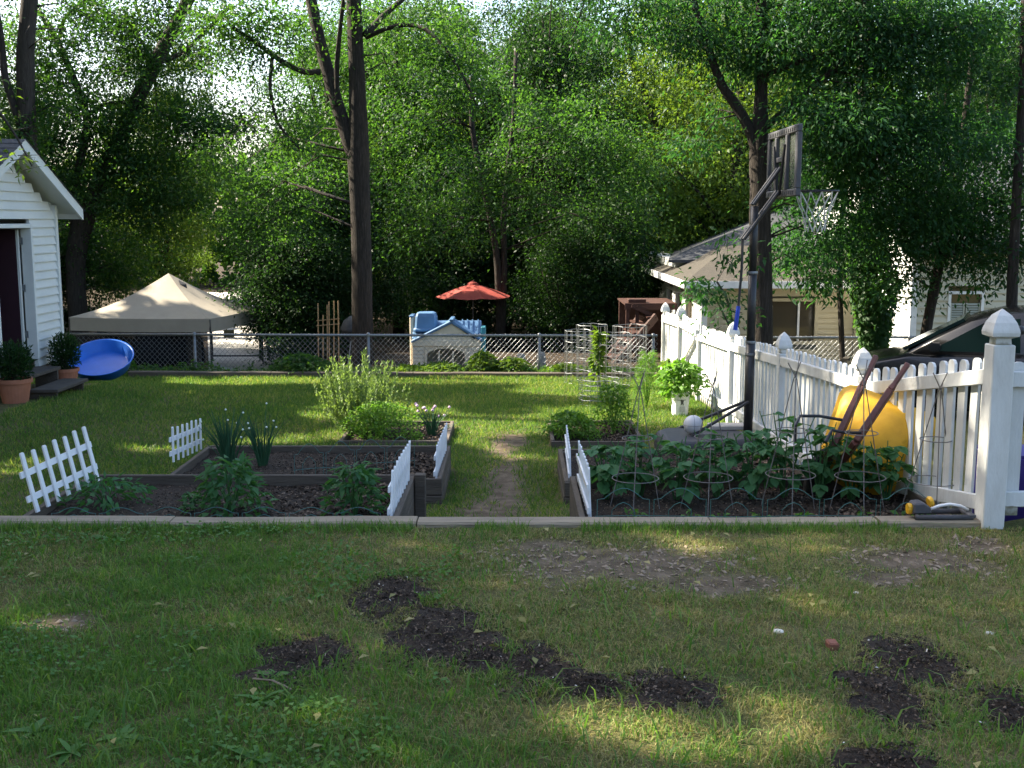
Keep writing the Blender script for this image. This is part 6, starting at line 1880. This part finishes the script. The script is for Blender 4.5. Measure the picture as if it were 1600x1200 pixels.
# ivy covered trunk
pi_ = pp(17.6, (1362, 640, 10), (1360, 540, 9), (1358, 420, 9), (1354, 320, 8), (1350, 200, 7), (1345, 80, 6))
b0 = pi_[0][0].copy(); b0.z = Tz(b0.x, 17.6)
iv = thing('ivy_trunk', 'tree trunk wrapped in glossy ivy in front of the bright house wall', 'tree', b0)
tr = MB(); tr.tube([p for p, _ in pi_], [q for _, q in pi_], 10, jitter=.06); tr.build('trunk', M['bark'], iv, smooth=True)
r_ = np.random.default_rng(66)
n = 4200
t = r_.random(n); py_ = 330 + t * 245; wdt = .14 + .22 * np.clip(1 - np.abs((py_ - 440) / 110), 0, 1) + .05 * r_.random(n)
q = r_.random(n) * 2 * pi; rad = wdt * (.5 + .5 * r_.random(n) ** .4)
c = np.array([tuple(P(1358 + (8 if v > 430 else 0), v, 17.6)) for v in py_])
pos = c + np.stack([np.cos(q) * rad, np.sin(q) * rad, np.zeros(n)], 1)
ax = np.stack([np.cos(q) * .6, np.sin(q) * .6, np.full(n, -.8)], 1) + r_.normal(size=(n, 3)) * .4
link('ivy', leafmesh('ivy', pos - np.array(b0), ax, np.stack([np.cos(q), np.sin(q), np.full(n, .5)], 1) + r_.normal(size=(n, 3)) * .3, .085, .07, M['leaf_mid']), iv)
# two slimmer trees right of it
pf1 = pp(16.6, (1436, 640, 10), (1441, 560, 9), (1450, 500, 8.5), (1464, 430, 8), (1476, 370, 7.5), (1492, 300, 6.5), (1505, 210, 5.5), (1520, 80, 4.5))
b0 = pf1[0][0].copy(); b0.z = Tz(b0.x, 16.6)
tree('curved_tree', 'slender curved tree before the shuttered house window', b0, [pf1, pp(16.6, (1478, 365, 3), (1440, 330, 2.6), (1400, 320, 2)), pp(16.6, (1484, 340, 3), (1530, 310, 2.6), (1580, 320, 2))],
     [bl(1415, 365, 16.4, 80, 50, 36), bl(1500, 330, 16.6, 90, 60, 44), bl(1400, 440, 16.5, 44, 40, 10), bl(1510, 430, 16.3, 60, 40, 10), bl(1480, 230, 16.8, 90, 60, 30), bl(1560, 330, 16.4, 60, 60, 26), bl(1450, 290, 16.3, 80, 60, 26), bl(1570, 230, 16.6, 60, 50, 16), bl(1540, 390, 16.4, 60, 36, 14)], M['bark'], M['leaf_near'], .085, .033, 9, per=84, csize=.24, droop=.55)
pg1 = pp(15.0, (1580, 640, 9), (1580, 500, 8.5), (1584, 400, 8), (1590, 280, 7), (1598, 120, 6), (1600, 0, 5))
b0 = pg1[0][0].copy(); b0.z = Tz(b0.x, 15)
tree('edge_tree', 'dark slim tree behind the tall gothic fence post', b0, [pg1], [bl(1600, 60, 15, 60, 100, 12), bl(1590, 380, 15.3, 40, 50, 8), bl(1640, 250, 15, 60, 120, 20)], M['bark'], M['leaf_dark'], .10, .045, 10, per=50, csize=.22)

# thin paired trunks in the middle
ph1 = pp(27.5, (780, 540, 6), (778, 420, 5.5), (767, 345, 5), (753, 280, 4.5), (738, 200, 4), (736, 120, 3))
ph2 = pp(27.5, (784, 540, 5.5), (788, 420, 5), (787, 340, 4.5), (794, 260, 4), (803, 180, 3.5), (806, 80, 3))
b0 = ph1[0][0].copy(); b0.z = Tz(b0.x, 27.5)
tree('paired_trunk_tree', 'dark tree with paired thin trunks beyond the red umbrella', b0, [ph1, ph2], [bl(760, 260, 26.8, 90, 80, 30), bl(850, 310, 26.6, 80, 60, 28), bl(690, 320, 26.6, 80, 70, 26), bl(800, 160, 27, 100, 80, 30), bl(900, 220, 26.5, 80, 80, 26), bl(640, 240, 26.2, 60, 70, 16), bl(960, 320, 26.5, 60, 70, 20), bl(640, 390, 26.8, 60, 40, 12), bl(910, 400, 27, 70, 36, 14), bl(990, 250, 27, 60, 60, 14)], M['bark'], M['leaf_mid'], .088, .047, 11, per=170, csize=.38)

# woodland behind: shared crowns, each tree its own object
PROTO = []
for k in range(5):
    r_ = np.random.default_rng(300 + k)
    blobs_ = [((0, 0, 4.6), (2.6, 2.6, 2.6), 60), ((.6, 0, 2.2), (2.2, 2.2, 1.6), 34), ((r_.normal() * .6, .2, 7.2), (1.9, 1.9, 1.8), 34)]
    cl = np.concatenate([clumps(c, rd, n, r_) for c, rd, n in blobs_])
    pos, ax, nor, l, w = foliage(cl, 360, .36, .088, .047, r_)
    lm = [M['leaf_dark'], M['leaf_mid'], M['leaf_light'], M['leaf_mid'], M['leaf_light']][k]
    crown_me = leafmesh('crown', pos, ax, nor, l, w, lm)
    tb = MB()
    tb.tube([(0, 0, -.3), (.05, .03, 2), (-.05, .1, 4.5), (.1, 0, 7.5)], [.17, .14, .10, .03], 8, jitter=.05)
    for q in cl[::7]:
        z0 = max(1.0, q[2] * .55)
        tb.tube([(0, 0, z0), (q[0] * .5, q[1] * .5, (z0 + q[2]) / 2 + .2), tuple(q)], [.05, .03, .008], 5)
    PROTO.append((crown_me, tb.mesh('trunk', M['bark'], smooth=True)))
    # understory shape
SHR = []
for k in range(3):
    r_ = np.random.default_rng(400 + k)
    cl = np.concatenate([clumps((0, 0, 1.5), (1.5, 1.2, 1.5), 50, r_, .4), clumps((.2, 0, 2.9), (1.0, .9, .9), 20, r_, .4)])
    pos, ax, nor, l, w = foliage(cl, 300, .30, .075, .043, r_)
    tb = MB()
    for i in range(6):
        a = i * 1.05
        tb.tube([(0, 0, -.2), (cos(a) * .3, sin(a) * .3, 1.2), (cos(a) * .8, sin(a) * .7, 2.6)], [.045, .03, .012], 5)
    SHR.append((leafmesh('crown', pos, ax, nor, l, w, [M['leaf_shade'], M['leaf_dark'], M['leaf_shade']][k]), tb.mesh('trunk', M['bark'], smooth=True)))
def place(proto, name, label, x, y, sc, rz, group, szc=None, cat='tree', dz=0):
    root = thing(name, label, cat, (x, y, Tz(x, y) + dz), group, (0, 0, rz))
    root.scale = (sc, sc, szc or sc)
    c = link('crown', proto[0], root); link('trunk', proto[1], root)
rw = random.Random(42)
spots = []
# (x, y, scale, kind): understory first
und = [(-12.8, 30.8, 1.1), (-5.4, 26.8, 1.0), (-4.2, 29, 1.15), (-4.7, 26.9, .9), (-1.7, 31.5, 1.15), (-.2, 32.5, 1.2), (1.5, 30.5, 1.15), (2.6, 28.2, 1.05), (4.4, 33, 1.3), (-6.4, 31.0, .9), (-13.5, 29.5, 1.1), (1.3, 27.6, .85), (6.5, 34, 1.4), (-2.2, 34.5, 1.4), (2.0, 34, 1.4)]
SHL = ['dark shrub under the leaning tree left of the tent', 'leafy shrub between driveway gate and bamboo trellis', 'dark shrub directly behind the bamboo trellis', 'dark shrub behind the forked trunk', 'dark shrub behind the blue playhouse chimney',
       'dark shrub deep in shade behind the red umbrella', 'dark shrub behind the outermost wire cylinder', 'dark shrub behind the wooden deck planter', 'tall shrub rising behind the porch roof of the cream house', 'loose shrub above the driveway gate sign',
       'dark shrub behind the shed corner and tent', 'smaller dark shrub in front of the paired thin trunks', 'tall shrub behind the upper roof of the cream house', 'tall shrub filling the gap behind the playhouse dormer', 'tall shrub behind the paired trunks at the deck side']
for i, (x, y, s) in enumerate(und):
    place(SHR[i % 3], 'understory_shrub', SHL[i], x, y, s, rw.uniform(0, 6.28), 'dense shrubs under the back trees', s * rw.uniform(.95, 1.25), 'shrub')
tall = [(-19, 34.5), (-15.5, 31.5), (-12.6, 41), (-5.8, 36), (-3.2, 38.5), (-.4, 36.5), (2.4, 39), (5.2, 36), (8.0, 38), (-2.0, 45), (-6.6, 45), (1.2, 46), (4.6, 47), (8.4, 46), (12, 41), (15.5, 37), (12.5, 33), (-20, 46), (18, 44), (-15.5, 50), (.9, 31.5), (-3.4, 33.5), (6.2, 31.8)]
WDL = ['dark woodland tree behind the shed roof', 'woodland tree behind the leaning tree', 'pale woodland tree beyond the tent peak', 'woodland tree left of the forked trunk', 'pale sunny woodland tree behind the forked trunk',
       'dark woodland tree behind the paired thin trunks', 'woodland tree above the wooden deck', 'pale woodland tree behind the knotted tree', 'woodland tree behind the hoop tree trunk', 'pale woodland tree far behind the forked trunk',
       'dark woodland tree far behind the driveway bushes', 'woodland tree far behind the paired trunks', 'pale woodland tree far behind the porch roof', 'woodland tree far behind the backboard', 'pale woodland tree far behind the house wing',
       'dark woodland tree beyond the wing roof', 'woodland tree close behind the upper roof of the house', 'low pale woodland tree at the far left end of the wood', 'woodland tree at the far right end of the wood', 'pale woodland tree at the far end of the driveway', 'tall woodland tree whose crown spreads over the red umbrella', 'tall woodland tree close behind the forked trunk', 'tall woodland tree spreading over the porch roof']
for i, (x, y) in enumerate(tall):
    s = rw.uniform(1.0, 1.3) * (.84 if x < -10 else 1)
    place(PROTO[i % 5], 'woodland_tree', WDL[i], x, y, s, rw.uniform(0, 6.28), 'woodland trees behind the yard', s * rw.uniform(1.0, 1.2))
# far wood reading as one mass
r_ = np.random.default_rng(500)
n = 26000
x = r_.uniform(-60, 60, n); y = r_.uniform(60, 68, n)
top = 5 + 7 * noise(x, y * 0, .09, 91) - 4.0 * np.clip((-x - 12) / 8, 0, 1)
z = T(x, y) + r_.random(n) ** .8 * top
tag(link('far_woodland', leafmesh('far_woodland', np.stack([x, y, z], 1), r_.normal(size=(n, 3)), r_.normal(size=(n, 3)) + [0, -.3, .6], .75, .5, M['leaf_mid']), kind='stuff'), 'far mass of woodland closing the view', 'woodland')

# trees out of view to the left whose crowns shade the yard
SHADE = [(-12.6, -4.5, 17), (-12.6, 1.5, 17), (-12.8, 7.0, 18), (-13.2, 12.5, 18), (-13.8, 17.5, 18), (-17.5, 22.5, 18), (-20.0, 27.5, 18), (-20, 4, 19), (-20, 12, 19), (-20.8, 33.5, 20), (-23, 38.5, 22), (-26, 44, 22), (-27.5, 33, 22)]
SDL = ['broad shade tree beside the dwelling', 'broad shade tree level with the nearest lawn', 'broad shade tree level with the near timber edge', 'broad shade tree beside the shed', 'broad shade tree past the shed on the yard side',
       'broad shade tree beside the tent', 'broad shade tree beside the driveway', 'outer shade tree of the second row by the lawn', 'outer shade tree of the second row by the shed', 'tall shade tree past the driveway bend', 'taller shade tree at the wood edge past the driveway', 'shade tree farthest along the driveway', 'outer tall shade tree of the second row by the driveway']
for i, (x, y, h) in enumerate(SHADE):
    zg_ = Tz(x, y)
    b0 = Vector((x, y, zg_))
    tree('shade_tree', SDL[i], b0, [[(b0 + Vector((0, 0, -.3)), .30), (b0 + Vector((.1, 0, h * .35)), .22), (b0 + Vector((0, .1, h * .7)), .13), (b0 + Vector((.1, 0, h * .95)), .04)]],
         [((x, y, zg_ + h * .66), (4.0, 3.6, h * .34), 150), ((x, y + .4, zg_ + h * .27), (3.4, 3.3, h * .17), 70)], M['bark'], M['leaf_mid'], .34, .23, 700 + i, 'shade trees beside the yard', per=62, csize=.62, twigs=False)

# the dwelling behind the viewpoint, out of view and added to block skylight
sky_blocker = thing('dwelling', 'white sided dwelling whose back yard this is', 'house', (0, -6.5, 0))
MB().box(-9, 9, -13, -6.5, -.2, 3.0).build('wall', M['siding'], sky_blocker)
MB().add([(-9.6, -5.9, 2.95), (9.6, -5.9, 2.95), (9.6, -9.7, 4.6), (-9.6, -9.7, 4.6), (-9.6, -13.5, 2.95), (9.6, -13.5, 2.95)], [(0, 1, 2, 3), (3, 2, 5, 4)]).build('roof', M['roof'], sky_blocker)
for x in (-5, -1, 3.4):
    w_f = MB().box(x, x + 1.1, -6.54, -6.502, 1.0, 2.4).build('window', M['white_plastic'], sky_blocker)
    MB().box(x + .07, x + 1.03, -6.55, -6.541, 1.07, 2.33).build('pane', M['glass'], w_f)
